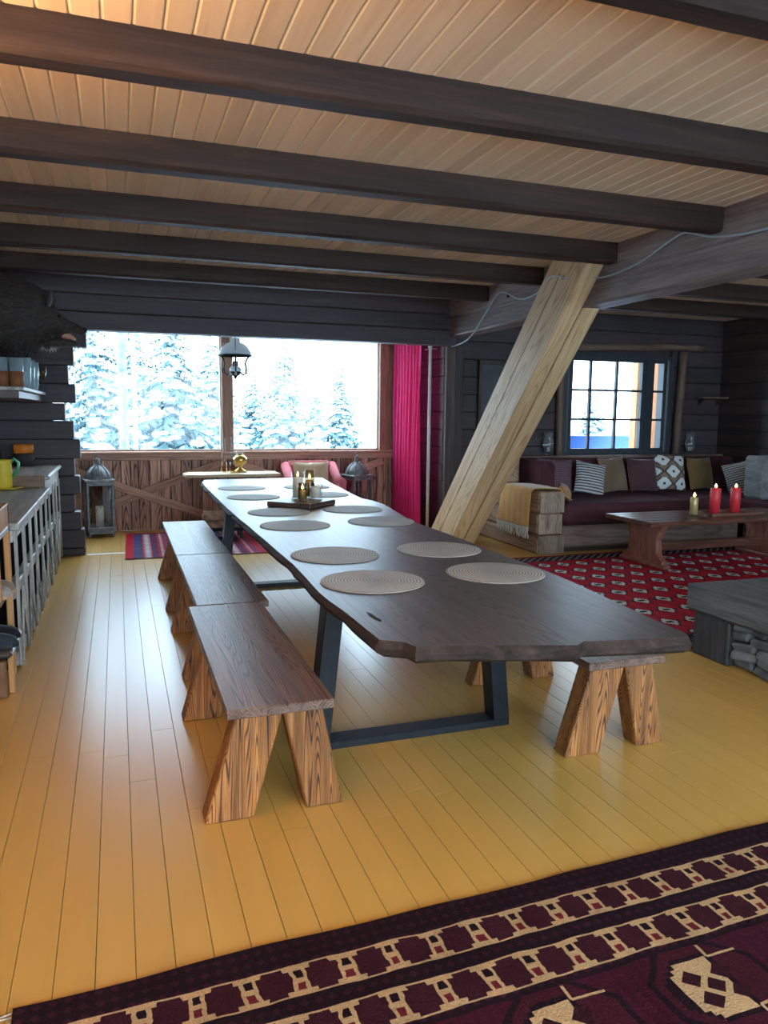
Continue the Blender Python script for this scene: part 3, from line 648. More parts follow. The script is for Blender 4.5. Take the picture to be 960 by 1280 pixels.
lc = at(294, 444, Y=8.85); t = thing('hanging_oil_lamp', 'white-shaded hanging oil lamp with iron scrolls before the bay window', 'lamp', (lc.x, lc.y, lc.z-.22))
op = backlit(plain('opal_glass', (.72, .80, .86), .25), .5, (.75, .85, .9))
MB().lathe([(.185, .215), (.190, .225), (.180, .255), (.150, .305), (.105, .345), (.06, .365), (.058, .41), (.052, .41), (.054, .36), (.10, .335), (.145, .295), (.172, .25), (.180, .215)], 32).build('shade', op, t)
MB().lathe([(.192, .208), (.194, .222), (.184, .222), (.182, .208), (.192, .208)], 32).build('shade_rim', M['iron'], t)
MB().lathe([(.03, .10), (.035, .13), (.028, .20), (.026, .40)], 16).build('chimney', M['clear'], t)
MB().lathe([(.0001, .085), (.032, .085), (.036, .11), (.030, .15), (.0001, .16)], 16).build('burner', M['iron'], t)
MB().lathe([(.0001, .03), (.06, .035), (.072, .055), (.06, .08), (.03, .10), (.0001, .10)], 20).build('font', op, t)
MB().lathe([(.0001, -.05), (.012, -.045), (.02, -.02), (.05, .0), (.075, .032), (.062, .036), (.0001, .03)], 20).build('cradle', M['iron'], t)
for a in (0, PI*2/3, PI*4/3):
    c_, s_ = math.cos(a+.4), math.sin(a+.4)
    g = MB().tube([(r*c_, r*s_, z) for r, z in ((.07, .03), (.10, .0), (.135, .02), (.145, .08), (.13, .13), (.15, .18), (.184, .215))], .011, 6)
    g.tube([(r*c_, r*s_, z) for r, z in ((.135, .02), (.165, .03), (.17, .07), (.145, .08), (.15, .05))], .009, 5); g.build('scroll', M['iron'], t)
    MB().tube([(.185*c_, .185*s_, .22), (.02*c_, .02*s_, 2.70-lc.z+.22)], .004, 5).build('chain', M['iron'], t)
MB().lathe([(.0001, ZC-lc.z+.17), (.04, ZC-lc.z+.18), (.05, ZC-lc.z+.219)], 14).build('ceiling_hook', M['iron'], t)

t = thing('bay_side_table', 'pale live-edge side table in the bay behind the dining table', 'table', (1.28, 9.05, .0115))
o2 = [(-.56, -.20), (-.40, -.24), (-.1, -.22), (.2, -.25), (.45, -.20), (.54, -.16), (.52, .05), (.55, .2), (.2, .24), (-.2, .21), (-.5, .24), (-.58, .02)]
MB().prism(o2, .69, .725).build('top', M['pale'], t, .006)
for sx in (-.15, .35): bx(sx-.03, sx+.03, .0, .18, 0, .69).build('leg', M['char'], t, .005)
bx(-.12, .32, .07, .11, .3, .36).build('stretcher', M['charX'], t, .004)
amber = thinglass('amber_liquid_glass', (.93, .72, .40), .2)
def bottle(loc, h, r, label, liquid=True):
    t = thing('glass_bottle', label, 'bottle', loc)
    MB().lathe([(.0001, .001), (r, .002), (r, h*.48), (r*.42, h*.62), (r*.36, h*.95), (r*.45, h*.96), (r*.45, h), (r*.30, h)], 18).build('glass', M['clear'], t)
    MB().lathe([(.0001, .006), (r*.9, .006), (r*.9, h*.3), (.0001, h*.3)], 16).build('liquid', amber, t)
bottle((1.19, 9.14, .7370), .40, .034, 'slim clear bottle on the bay side table left of the oil lamp'); bottle((1.27, 9.0, .7370), .42, .036, 'tall clear bottle before the oil lamp on the bay side table')
t = thing('table_oil_lamp', 'brass and glass oil lamp on the bay side table', 'lamp', (1.375, 9.12, .7370))
brass = plain('brass', (.50, .33, .10), .3, .9)
MB().lathe([(.0001, .001), (.075, .002), (.07, .02), (.025, .05), (.03, .08), (.08, .12), (.085, .17), (.04, .21), (.0001, .21)], 20).build('font', brass, t)
MB().lathe([(.03, .21), (.055, .25), (.05, .30), (.03, .36), (.028, .42)], 18).build('chimney', M['clear'], t)
MB().lathe([(.0001, .205), (.035, .205), (.035, .225), (.0001, .225)], 14).build('collar', M['iron'], t)
t = thing('firewood_rack', 'black iron firewood cradle under the bay side table', 'rack', (1.12, 8.78, .0115))
MB().tube([(-.22, y_, .12) for y_ in (-.12, .12)], .012, 6).tube([(.22, y_, .12) for y_ in (-.12, .12)], .012, 6).tube([(-.24, -.12, .18), (-.22, -.12, .10), (.22, -.12, .10), (.24, -.12, .18)], .012, 6).tube([(-.24, .12, .18), (-.22, .12, .10), (.22, .12, .10), (.24, .12, .18)], .012, 6).build('frame', M['iron'], t)
bx(-.21, .21, -.11, .11, .09, .115).build('tray', M['iron'], t)
for sx in (-.19, .19):
    for sy in (-.1, .1): bx(sx-.015, sx+.015, sy-.015, sy+.015, 0, .09).build('foot', M['iron'], t)
MB().ball((0, -.13, .095), .028, 10, 6).build('knob', plain('pewter_knob', (.4, .38, .36), .35, .8), t)
birch = plain('split_log_bark', (.20, .10, .06), .8, 0, .5, 12, .6, col2=(.50, .33, .22))
for k, (y_, z_, r_, dx) in enumerate(((-.06, .165, .05, 0), (.055, .165, .05, .02), (-.07, .255, .045, -.02), (.04, .262, .05, .01))):
    p, rr = wob((1.12-.22+dx, 8.78+y_, z_+.012), (1.12+.2+dx, 8.78+y_, z_+.012), r_, 7, .008, k+3)
    tag(MB().tube(p, rr, 9).build('firewood_log', birch, None, 0), ('short birch log lying in the iron cradle, %s' % ['lower front', 'lower back', 'upper front', 'upper back'][k]), 'log', 'firewood under the bay side table')
pink = fabric('pink_upholstery', (.50, .10, .12), (.62, .16, .18))
t = thing('armchair', 'pink upholstered armchair in the bay behind the dining table', 'chair', (2.28, 9.12, .0115))
bx(-.24, .24, -.25, .22, .25, .43).build('seat', pink, t, .03); bx(-.30, .30, .18, .32, .25, .84).build('backrest', pink, t, .05)
for sx in (-1, 1):
    MB().tube([(sx*.30, -.26, .60), (sx*.30, .0, .62), (sx*.30, .26, .78)], [.05, .055, .06], 12).box(sx*.30-.045, sx*.30+.045, -.25, .25, .2, .61).build('arm', pink, t)
    for sy in (-.2, .24): MB().tube([(sx*.26, sy, 0), (sx*.26, sy, .22)], [.016, .024], 8).build('leg', M['char'], t)
def pillow(w, h, th, n=14):
    def f(sgn):
        def g(u, v):
            a, b = 2*u-1, 2*v-1; k = max(0, (1-abs(a)**2.6))*max(0, (1-abs(b)**2.6)); pin = 1-.05*(1-abs(a*b))*0
            ax = a*(1-.05*(1-b*b)*abs(a)); bz = b*(1-.07*(1-a*a)*abs(b))
            return (ax*w/2, sgn*th/2*k**.55, h/2+bz*h/2+.004*mnoise.noise(Vector((u*4, v*4, sgn))))
        return g
    return MB().grid(f(1), n, n).grid(f(-1), n, n)
def cushion(loc, w, h, mat, label, lean=R(-14), rz=0, roll=0, th=.15, name='throw_pillow', group='pillows on the log sofa'):
    o = pillow(w, h, th).build(name, mat, None, 0, True, loc, (lean, roll, rz)); return tag(o, label, 'pillow', group)
tan = fabric('tan_cloth', (.36, .25, .14), (.48, .35, .20)); 
cushion((2.27, 9.16, .455), .46, .40, fabric('sand_cloth', (.50, .37, .23), (.60, .46, .30)), 'sand-coloured pillow on the pink armchair', R(-12), 0, 0, .14, group='pillow on the armchair')

# ------------------------------------------------------------------ left side: counter, shelf, animal head, shoe rack
cn = thing('lattice_counter', 'weathered grey wooden counter with a stick-lattice front along the side wall', 'counter', (-.55, 6.3, 0))
cx = lambda v: v+.55
cy = lambda v: v-6.3
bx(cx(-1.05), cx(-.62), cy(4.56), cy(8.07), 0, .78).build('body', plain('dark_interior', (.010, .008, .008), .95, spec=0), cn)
bx(cx(-1.06), cx(-.53), cy(4.56), cy(6.66), .79, .83).build('worktop', M['greyY'], cn, .006)
bx(cx(-1.06), cx(-.53), cy(6.68), cy(8.08), .885, .925).build('raised_worktop', M['greyY'], cn, .012)
bx(cx(-1.05), cx(-.57), cy(6.66), cy(6.685), .83, .925).build('riser_board', M['brownX'], cn, .003)
bx(cx(-1.05), cx(-.56), cy(6.69), cy(8.07), .78, .885).build('upper_body', M['greyY'], cn)
for a, b in ((.72, .79), (.40, .47), (.015, .095)): bx(cx(-.615), cx(-.565), cy(4.57), cy(8.07), a, b).build('rail', M['greyY'], cn, .006)
rg2 = random.Random(11); y = 4.60; k = 0
while y < 8.02:
    w = rg2.uniform(.05, .08)
    z1 = .80 if k % 3 else .785
    bx(cx(-.566), cx(-.552), cy(y), cy(y+w), .01, z1).build('stake', M['grey'], cn, .003); y += rg2.uniform(.30, .44); k += 1
y = 4.75
while y < 7.9:
    for dy in (.16, -.12):
        d = dy*rg2.uniform(.8, 1.2); L_ = math.hypot(d, .36)
        MB().tube([(cx(-.548), cy(y), .44), (cx(-.546), cy(min(8.04, max(4.6, y+d*1.3))), .03)], [.007, .008], 7).build('stick', M['grey'], cn)
    y += .42
jy = plain('yellow_ceramic', (.62, .46, .04), .3); gr = plain('green_ceramic', (.05, .25, .12), .3)
pc = at(8, 612, z=.8305)
t = thing('yellow_plate', 'yellow round plate under the yellow jug on the counter', 'plate', (pc.x, pc.y, .8305)); MB().lathe([(.0001, .002), (.07, .002), (.12, .016), (.121, .02), (.068, .008), (.0001, .007)], 28).build('dish', jy, t)
t = thing('yellow_jug', 'yellow ceramic jug with green handle standing on the counter', 'jug', (pc.x-.02, pc.y, .839)); MB().lathe([(.0001, .001), (.062, .001), (.068, .02), (.066, .20), (.07, .225), (.064, .225), (.060, .03), (.0001, .02)], 24).build('body', jy, t)
MB().tube([(.062, .0, .20), (.085, 0, .235), (.115, 0, .20), (.110, 0, .14), (.068, 0, .09)], .012, 8).build('handle', gr, t)
t = thing('votive_basket', 'dark candle holder glowing amber on the raised end of the counter', 'candle holder', (-.835, 7.85, .9255))
MB().lathe([(.0001, .001), (.085, .001), (.092, .12), (.088, .12), (.082, .01), (.0001, .01)], 22).build('basket', plain('dark_weave', (.025, .02, .018), .7, 0, .4, 60, .6), t)
MB().lathe([(.087, .121), (.092, .205), (.089, .205), (.084, .121)], 22).build('glass', backlit(plain('amber_glass', (.85, .45, .12), .2, trans=.85), .22, (.95, .55, .15)), t)
candle((0, 0), .03, .125, .011, M['white'], t)
t = thing('dark_cup', 'small dark blue cup on the counter edge before the yellow plate', 'cup', (-.93, 5.86, .8305)); MB().lathe([(.0001, .001), (.035, .001), (.042, .08), (.039, .08), (.032, .006), (.0001, .006)], 20).build('body', plain('dark_blue_ceramic', (.02, .025, .06), .3), t)
MB().tube([(.038, 0, .065), (.062, 0, .06), (.06, 0, .03), (.036, 0, .02)], .006, 7).build('handle', plain('dark_blue_ceramic', (.02, .025, .06), .3), t)
# wall shelf with glasses
t = thing('wall_shelf', 'narrow wooden wall shelf of drinking glasses above the counter', 'shelf', (-.64, 6.2, 1.58))
bx(-.43, 0, 0, 1.88, .012, .040).build('board', M['greyY'], t, .004); bx(-.43, -.035, .015, 1.86, -.045, .0115).build('apron', wood('brown_apron', (.05, .028, .02), (.10, .06, .045), (.16, .10, .075), 'Y', 10, .06), t, .004)
ribbed = backlit(plain('window_glow_glass', (.75, .88, .92), .08, trans=.8), .20, (.70, .90, .95)); ZS = 1.6205; leather = fabric('brown_leather', (.16, .055, .022), (.22, .085, .036), 80, .6, .2, 0)  # cyan scatter in the glass stands in for refracted window light
for px_, yy in ((2, 6.34), (21, 6.36)):
    q = at(px_, 480, Y=yy); t = thing('sleeved_tumbler', 'clear tumbler in brown leather sleeve, %s' % ('next to the tall clear glasses' if px_ > 10 else 'farther from the tall clear glasses'), 'glass', (q.x, yy, ZS), 0, 'tumblers in leather sleeves')
    MB().lathe([(.0001, .001), (.046, .001), (.052, .215), (.049, .215), (.043, .008), (.0001, .008)], 20).build('glass', ribbed, t); MB().lathe([(.049, .002), (.053, .115), (.050, .115), (.0475, .002), (.049, .002)], 20).build('sleeve', leather, t)
for k, (px_, yy) in enumerate(((32, 6.65), (37, 6.95), (42, 7.25))):
    q = at(px_, 470, Y=yy); t = tag(MB().lathe([(.0001, .001), (.034, .001), (.046, .235), (.044, .235), (.032, .012), (.0001, .012)], 20).build('drinking_glass', ribbed, None, 0, False, (q.x, yy, ZS)), 'tall clear drinking glass on the wall shelf, %s' % ['beside the leather-sleeved tumblers', 'middle of the three', 'beside the champagne flute'][k], 'glass', 'tall clear glasses on the wall shelf')
q = at(53.5, 470, Y=7.75); t = thing('champagne_flute', 'champagne flute with amber glints at the far end of the wall shelf', 'glass', (q.x, q.y, ZS))
MB().lathe([(.0001, .001), (.035, .002), (.004, .008), (.004, .09), (.02, .12), (.034, .17), (.034, .255)], 18).build('bowl', M['clear'], t); MB().lathe([(.0001, .1), (.016, .122), (.029, .165), (.029, .20), (.0001, .20)], 14).build('drink', amber, t)

# mounted animal head
YA = 7.3
hd = thing('mounted_animal_head', 'dark brown mounted animal head with open jaws above the wall shelf', 'taxidermy', (-1.07, YA, 1.98))
def fur_mat():
    mt, nt, b = newmat('dark_fur'); v = coords(nt, False); mp = nd(nt, 'ShaderNodeMapping', Vector=v); mp.inputs['Scale'].default_value = (9, 40, 40)
    n = nd(nt, 'ShaderNodeTexNoise', Vector=mp.outputs[0], Scale=1.5, Detail=5.0).outputs[0]
    nt.links.new(ramp(nt, n, [(.3, (.010, .008, .008)), (.75, (.060, .042, .032))]), b.inputs['Base Color']); b.inputs['Roughness'].default_value = .75
    bp = nd(nt, 'ShaderNodeBump', Height=n, Strength=.7, Distance=.02); nt.links.new(bp.outputs[0], b.inputs['Normal']); return mt
FM = fur_mat()
def hl(px_, py_): p = at(px_, py_, Y=YA); return Vector((p.x+1.07, 0, p.z-1.98))
secs = [(-2, 345, 448, .30), (8, 340, 446, .31), (20, 343, 445, .29), (34, 349, 442, .26), (48, 356, 437, .225), (58, 364, 433, .20), (67, 378, 429, .165), (74, 389, 425, .135), (80, 396, 420, .11), (88, 401, 417, .088), (96, 405, 418, .072), (103, 409.5, 420, .062), (107, 413, 419, .040)]
def tubehead(secs, name, mat, n=26, amp=.012):
    vs = []; fs = []
    for a, (px_, t0, b0, w) in enumerate(secs):
        T, B = hl(px_, t0), hl(px_, b0); c_ = (T+B)/2; hz = (T-B).length/2
        for k in range(n):
            q = 2*PI*k/n; y_ = w*math.cos(q); z_ = hz*math.sin(q)
            k_ = 1+amp/hz*mnoise.noise(Vector((px_*.09, y_*14, z_*14)))*min(1, hz*6)
            vs.append((c_.x, y_*k_, c_.z+z_*k_))
    for i in range(len(secs)-1):
        for k in range(n): k2 = (k+1) % n; fs.append((i*n+k, i*n+k2, (i+1)*n+k2, (i+1)*n+k))
    fs += [tuple(range(n)), tuple(range((len(secs)-1)*n, len(secs)*n))]
    return MB().add(vs, fs, None, True)
head = tubehead(secs, 'head', FM); hm = head.build('head', FM, hd)
jaw = tubehead([(55, 420, 437, .13), (66, 421, 436, .115), (76, 422, 434.5, .095), (86, 424, 434, .075), (93, 426, 433.5, .06), (98, 428.5, 432.5, .035)], 'jaw', FM).build('lower_jaw', FM, hd)
tubehead([(72, 412, 424, .06), (80, 412, 424, .055), (86, 415, 425, .045), (92, 420, 426, .03), (95, 423, 426, .012)], 'm', None, 14, 0).build('tongue', plain('mouth_lining', (.42, .20, .13), .5), hd)
nt_ = hl(106, 413.5); MB().ball((nt_.x-.005, 0, nt_.z), (.03, .045, .032), 12, 8, .15, 2, 4).build('nose', plain('wet_black_nose', (.012, .012, .014), .3), hd)
for sy in (-1, 1):
    e = hl(67, 383); MB().lathe([(.055, -.03), (.062, .02), (.045, .075), (.0001, .115)], 14, Matrix.Translation((e.x-.03, sy*.14, e.z+.02)) @ Matrix.Rotation(sy*-.35, 4, 'X') @ Matrix.Rotation(.25, 4, 'Y') @ Matrix.Diagonal((.5, 1, 1, 1))).build('ear', FM, hd)
    e = hl(75, 397); MB().ball((e.x, sy*.118, e.z), .014, 8, 6).build('eye', plain('glass_eye', (.02, .012, .008), .08), hd)
bx(0-.005, .03, -.36, .36, -.36, .44).build('mount_board', M['logZ'], hd, .02)
ft = MB(); q = random.Random(8)
for i in range(5200):
    a = q.uniform(0, len(secs)-5.2); i0 = int(a); f_ = a-i0; s0, s1 = secs[i0], secs[i0+1]; L_ = [s0[j]*(1-f_)+s1[j]*f_ for j in range(4)]
    T, B = hl(L_[0], L_[1]), hl(L_[0], L_[2]); c_ = (T+B)/2; hz = (T-B).length/2; an = q.uniform(0, 2*PI)
    p = Vector((c_.x, L_[3]*math.cos(an), c_.z+hz*math.sin(an))); nr = Vector((0, math.cos(an), math.sin(an))); ln = q.uniform(.02, .05)*(1.6 if math.sin(an) < -.6 else 1)
    tip = p + Vector((-.55*ln, 0, -.35*ln)) + nr*ln*.55 + Vector((q.uniform(-1, 1), q.uniform(-1, 1), q.uniform(-1, 1)))*.006
    s_ = Vector((q.uniform(-1, 1), q.uniform(-1, 1), q.uniform(-1, 1)))*.0045; ft.add([p-s_-nr*.004, p+s_-nr*.004, tip], [(0, 1, 2)])
stuff(ft.build('fur', FM, hd))
ft = MB()
for i in range(110):
    p = hl(q.uniform(50, 71), q.uniform(431, 435)); p.y = q.uniform(-.08, .08); ft.add([p+Vector((-.0025, 0, 0)), p+Vector((.0025, 0, 0)), p+Vector((q.uniform(-.02, .02), q.uniform(-.01, .01), -q.uniform(.02, .05)))], [(0, 1, 2)])
stuff(ft.build('chin_hair', plain('pale_chin_hair', (.5, .46, .4), .8), hd))

# shoe rack by the counter end
sr = thing('shoe_rack', 'orange and brown wooden shoe rack at the near end of the counter', 'rack', (-.57, 4.1, 0))
brz = wood('brown_rack_post', (.10, .042, .018), (.20, .095, .04), (.30, .155, .07), 'Z', 10, .07, .5, .25, .2, .15)
bx(-.47, -.0, .0, .055, 0, .19).build('front_panel', brz, sr, .006)
bx(.0, .028, .07, .10, .0, .21).build('leg', M['orange'], sr, .004)
for y0 in (.36, ): bx(-.03, 0, y0, y0+.05, 0, .95).build('post', M['orange'], sr, .004)
bx(-.47, -.44, .36, .41, 0, .95).build('post', M['orange'], sr, .004)
bx(-.04, -.005, .0, .045, .495, .80).build('post', M['orange'], sr, .004)
bx(-.47, .035, -.02, .42, .21, .245).build('shelf', wood('dark_rack_seat', (.03, .025, .025), (.075, .065, .06), (.14, .125, .12), 'X', 10, .06, .4, .2), sr, .015)
bx(-.47, -.005, .0, .42, .47, .495).build('shelf', M['brownX'], sr, .004); bx(-.47, .0, .0, .42, .80, .83).build('shelf', M['greyY'], sr, .005)
bx(-.47, -.0, .04, .40, .831, .95).build('crate', M['orange'], sr, .005)
bx(-.44, -.41, .05, .10, .25, .80).build('post', brz, sr, .004)
def shoe(loc, rz, mat, sole, label, L_=.27):
    t = thing('shoe', label, 'shoe', loc, rz, 'shoes on the rack')
    def up(u, v):
        x_ = u*L_; wd = (.036+.012*math.sin(u*PI*.9+.3))*math.sqrt(max(0, 1-(2*u-1)**6)); ht = .085-.045*u**1.2+(.03 if u < .45 else .03*max(0, 1-(u-.45)*6)); a = PI*v
        return (x_, wd*math.cos(a), .016+ht*math.sin(a)**.8*math.sqrt(max(0, 1-(2*u-1)**8)))
    MB().grid(up, 18, 12).build('upper', mat, t); MB().prism([(L_*u, s*(.038+.012*math.sin(u*PI*.9+.3))*math.sqrt(max(0, 1-(2*u-1)**6))) for s, us in ((-1, [i/12 for i in range(13)]), (1, [i/12 for i in range(11, 0, -1)])) for u in us], .001, .018).build('sole', sole, t)
rub = plain('dark_rubber', (.02, .02, .022), .6)
shoe((-.80, 4.22, .2455), R(-8), fabric('navy_suede', (.016, .024, .034), (.03, .042, .055)), rub, 'dark navy shoe on the lowest board of the rack', .29)
shoe((-.80, 4.36, .2455), R(-4), fabric('black_leather', (.012, .012, .014), (.025, .025, .028)), rub, 'black shoe behind the navy one on the rack', .28)
shoe((-.80, 4.225, .4955), R(-6), fabric('grey_felt', (.20, .19, .175), (.32, .29, .25)), plain('tan_sole', (.42, .27, .15), .7), 'grey felt slipper on the middle board of the rack', .27)
shoe((-.80, 4.34, .4955), R(-2), fabric('brown_felt', (.18, .13, .09), (.28, .21, .15)), plain('tan_sole', (.42, .27, .15), .7), 'brown felt slipper behind the grey one on the rack', .27)

# ------------------------------------------------------------------ sofa side
sf = thing('log_sofa', 'corner sofa of hewn logs with maroon cushions under the paned window', 'sofa', (4.1, 6.81, 0))
sx_ = lambda v: v-4.1
sy_ = lambda v: v-6.81
def slog(x0, x1, y0, y1, z0, z1, mat, nm='log', bv=.02): return bx(sx_(x0), sx_(x1), sy_(y0), sy_(y1), z0, z1).build(nm, mat, sf, bv)
endm = M['sofaend']
for z0, z1, dx, y0 in ((0, .195, 0, 6.81), (.20, .425, .015, 6.86), (.43, .655, .01, 6.83)):
    slog(4.11+dx, 4.42, y0+.012, 8.40, z0, z1, M['sofalog'], 'arm_log', .022); slog(4.116+dx, 4.416, y0, y0+.012, z0+.006, z1-.006, endm, 'log_end', .004)
slog(4.12, 4.40, 7.75, 8.42, .66, .98, M['sofalog'], 'arm_log', .03)
slog(4.42, 6.80, 6.86, 7.06, .05, .285, M['sofalogX'], 'base_log', .02); slog(4.42, 6.80, 6.90, 7.06, .0, .05, M['gap'], 'plinth', 0)
slog(4.43, 7.86, 7.07, 8.40, .05, .30, M['gap'], 'platform', 0)
slog(4.43, 6.15, 6.84, 8.05, .302, .52, M['maroon'], 'seat_cushion', .035); slog(6.16, 7.84, 6.96, 8.05, .302, .52, M['maroon'], 'seat_cushion', .035)
for a, b in ((4.62, 5.70), (5.71, 6.80), (6.81, 7.84)): slog(a, b, 8.06, 8.27, .50, .93, M['maroon'], 'back_cushion', .04)
slog(4.43, 4.61, 7.30, 8.27, .50, .94, M['maroon'], 'side_cushion', .05)
slog(4.43, 7.84, 8.275, 8.42, .30, .945, M['sofalogX'], 'back_ledge', .008)
slog(6.82, 7.86, 5.30, 6.84, .05, .30, M['sofalogX'], 'base_log', .02); slog(6.82, 7.84, 5.32, 6.94, .302, .52, M['maroon'], 'seat_cushion', .035); slog(7.55, 7.84, 5.32, 6.94, .522, .93, M['maroon'], 'back_cushion', .04)
# grey log block
gbk = at(943, 570, Y=6.75); slog(gbk.x, gbk.x+.42, 6.60, 6.90, .525, gbk.z, wood('grey_block', (.10, .10, .10), (.22, .22, .215), (.34, .34, .33), 'Y', 10, .2, .7, .5), 'log_block', .03)
# pillows
def plaid():
    mt, nt, b = newmat('plaid_pillow'); u, v, w = uvw(nt); k = ((u*40.0).frac() > .72).max((w*40.0).frac() > .72)
    c = layer(nt, (.060, .024, .036), (.19, .11, .13), k); nt.links.new(c, b.inputs['Base Color']); b.inputs['Roughness'].default_value = .9; return mt
def stripe(n=30.0):
    mt, nt, b = newmat('striped_pillow'); u, v, w = uvw(nt); nz = X(nt, nd(nt, 'ShaderNodeTexNoise', Vector=nd(nt, 'ShaderNodeTexCoord').outputs['Object'], Scale=18.0).outputs[0])
    s = (((w+nz*.01)*n).frac()-.5).abs()*2.0
    nt.links.new(ramp(nt, s.k, [(.25, (.06, .045, .05)), (.5, (.40, .38, .38)), (.9, (.62, .60, .60))]), b.inputs['Base Color']); b.inputs['Roughness'].default_value = .9
    bp = nd(nt, 'ShaderNodeBump', Height=s.k, Strength=.6, Distance=.01); nt.links.new(bp.outputs[0], b.inputs['Normal']); return mt
def aztec():
    mt, nt, b = newmat('stepped_star_pillow'); u, v, w = uvw(nt)
    rw = (w/.155).floor(); a = ((u/.26+rw*.5).frac()-.5).abs().q(16.0); c0 = ((w/.155).frac()-.5).abs().q(10.0)
    s = a+c0*.62
    c = layer(nt, (.085, .062, .05), (.68, .68, .66), s < .40); c = layer(nt, c, (.045, .04, .04), ((a+c0*.62) < .11)); c = layer(nt, c, (.24, .16, .11), (s > .56))
    nt.links.new(c, b.inputs['Base Color']); b.inputs['Roughness'].default_value = .9; return mt
SZ = .521; mar2 = fabric('maroon_velvet', (.065, .026, .030), (.10, .042, .046))
cushion((4.93, 7.84, SZ), .46, .43, plaid(), 'dark maroon plaid pillow at the log-arm end of the sofa', R(-16), R(-8), R(4))
cushion((5.28, 7.66, SZ), .38, .40, stripe(), 'grey and white ribbed striped pillow beside the plaid one', R(-20), R(-14), R(10), .14)
cushion((5.80, 7.84, SZ), .40, .44, fabric('brown_cloth', (.15, .095, .06), (.21, .14, .09)), 'brown pillow between the striped and the plain maroon ones', R(-16), R(6), R(-3))
cushion((6.19, 7.80, SZ), .46, .43, mar2, 'plain dark maroon pillow left of the star-patterned one', R(-18), R(4), R(3))
cushion((6.63, 7.84, SZ), .45, .46, aztec(), 'white and brown stepped-star pillow on the sofa', R(-15), R(-3), R(3))
cushion((7.12, 7.84, SZ), .42, .42, fabric('ochre_cloth', (.17, .105, .04), (.24, .155, .065)), 'ochre pillow nearest the corner of the sofa', R(-14), R(6), 0)
cushion((4.72, 7.22, SZ), .34, .20, fabric('rust_cloth', (.34, .17, .07), (.42, .23, .10)), 'small rust-brown pillow by the draped log arm', R(-30), R(60), 0, .12)
cushion((7.36, 7.32, SZ), .44, .42, stripe(34.0), 'thin-striped pale pillow leaning by the grey log block', R(-20), R(-40), R(-16), .14)
# mustard throw with fringe
th_ = thing('throw_blanket', 'mustard wool throw with white fringe draped over the log arm', 'blanket', (4.1, 7.2, 0))
must = fabric('mustard_wool', (.50, .24, .045), (.62, .33, .075), 160, .95, .5, .4)
path = [(4.58, .54), (4.47, .60), (4.44, .665), (4.30, .672), (4.12, .672), (4.088, .655), (4.080, .56), (4.073, .45), (4.066, .34), (4.062, .27)]
def thr(u, v):
    k = u*(len(path)-1); i_ = min(int(k), len(path)-2); f_ = k-i_; p = (path[i_][0]*(1-f_)+path[i_+1][0]*f_, path[i_][1]*(1-f_)+path[i_+1][1]*f_)
    y_ = 6.94+v*(.58+.10*u); w = .012*math.sin(v*17+u*3)*min(1, max(0, (u-.5)*3))
    return (p[0]-abs(w)-4.1-.004, y_-7.2, p[1]+.010+.006*mnoise.noise(Vector((u*5, v*5, 0))))
g = MB().grid(thr, 40, 34); c = g.build('cloth', must, th_)
sd = c.modifiers.new('thickness', 'SOLIDIFY'); sd.thickness = .008; sd.offset = 1
fr = MB(); q = random.Random(5)
for i in range(70):
    p = Vector(thr(1, i/69)); fr.tube([p, p+Vector((-.008, q.uniform(-.01, .01), -.05)), p+Vector((q.uniform(-.01, .004), q.uniform(-.015, .015), -.10-q.uniform(0, .03)))], .0035, 4)
stuff(fr.build('fringe', plain('white_fringe', (.62, .60, .52), .9), th_))
# hurricane lamps on the ledge
for px_, lab in ((685, 'glass hurricane lamp on the sofa ledge near the slanting post'), (862, 'glass hurricane lamp on the sofa ledge near the corner shelf')):
    q_ = at(px_, 567, Y=8.35); t = thing('hurricane_lamp', lab, 'lamp', (q_.x, 8.35, .9455))
    MB().lathe([(.0001, .001), (.045, .002), (.05, .012), (.02, .03), (.02, .05), (.0001, .05)], 18).build('base', M['clear'], t)
    MB().lathe([(.042, .05), (.062, .10), (.066, .16), (.046, .23), (.056, .29)], 22).build('chimney', backlit(plain('hurricane_glass', (.85, .92, .95), .05, trans=.93), .08, (.8, .9, .95)), t)
    candle((0, 0), .018, .06, .051, M['white'], t, False)
# corner shelf and wall frame
t = thing('corner_shelf', 'thin rough plank shelf in the corner beside the window', 'shelf', (7.44, 8.445, 1.70))
bx(0, .44, -.16, -.005, 0, .022).build('board', M['roundlogX'], t, .004)
for a in (.06, .36): MB().hexa([(a, -.02, -.09), (a+.02, -.02, -.09), (a+.02, -.006, -.09), (a, -.006, -.09)], [(a, -.12, -.001), (a+.02, -.12, -.001), (a+.02, -.006, -.001), (a, -.006, -.001)]).build('bracket', M['logZ'], t)
t = thing('framed_panel', 'dark framed panel on the log wall behind the slanting post', 'picture', (4.4, 8.43, 1.05))
for a, b, c0, d in ((-.24, -.19, 0, 1.06), (.19, .24, 0, 1.06), (-.19, .19, 0, .05), (-.19, .19, 1.01, 1.06)): bx(a, b, -.035, 0, c0, d).build('frame', M['logZ'], t, .004)
bx(-.19, .19, -.015, 0, .05, 1.01).build('panel', plain('dark_panel', (.035, .036, .042), .45, 0, .4, 5), t)
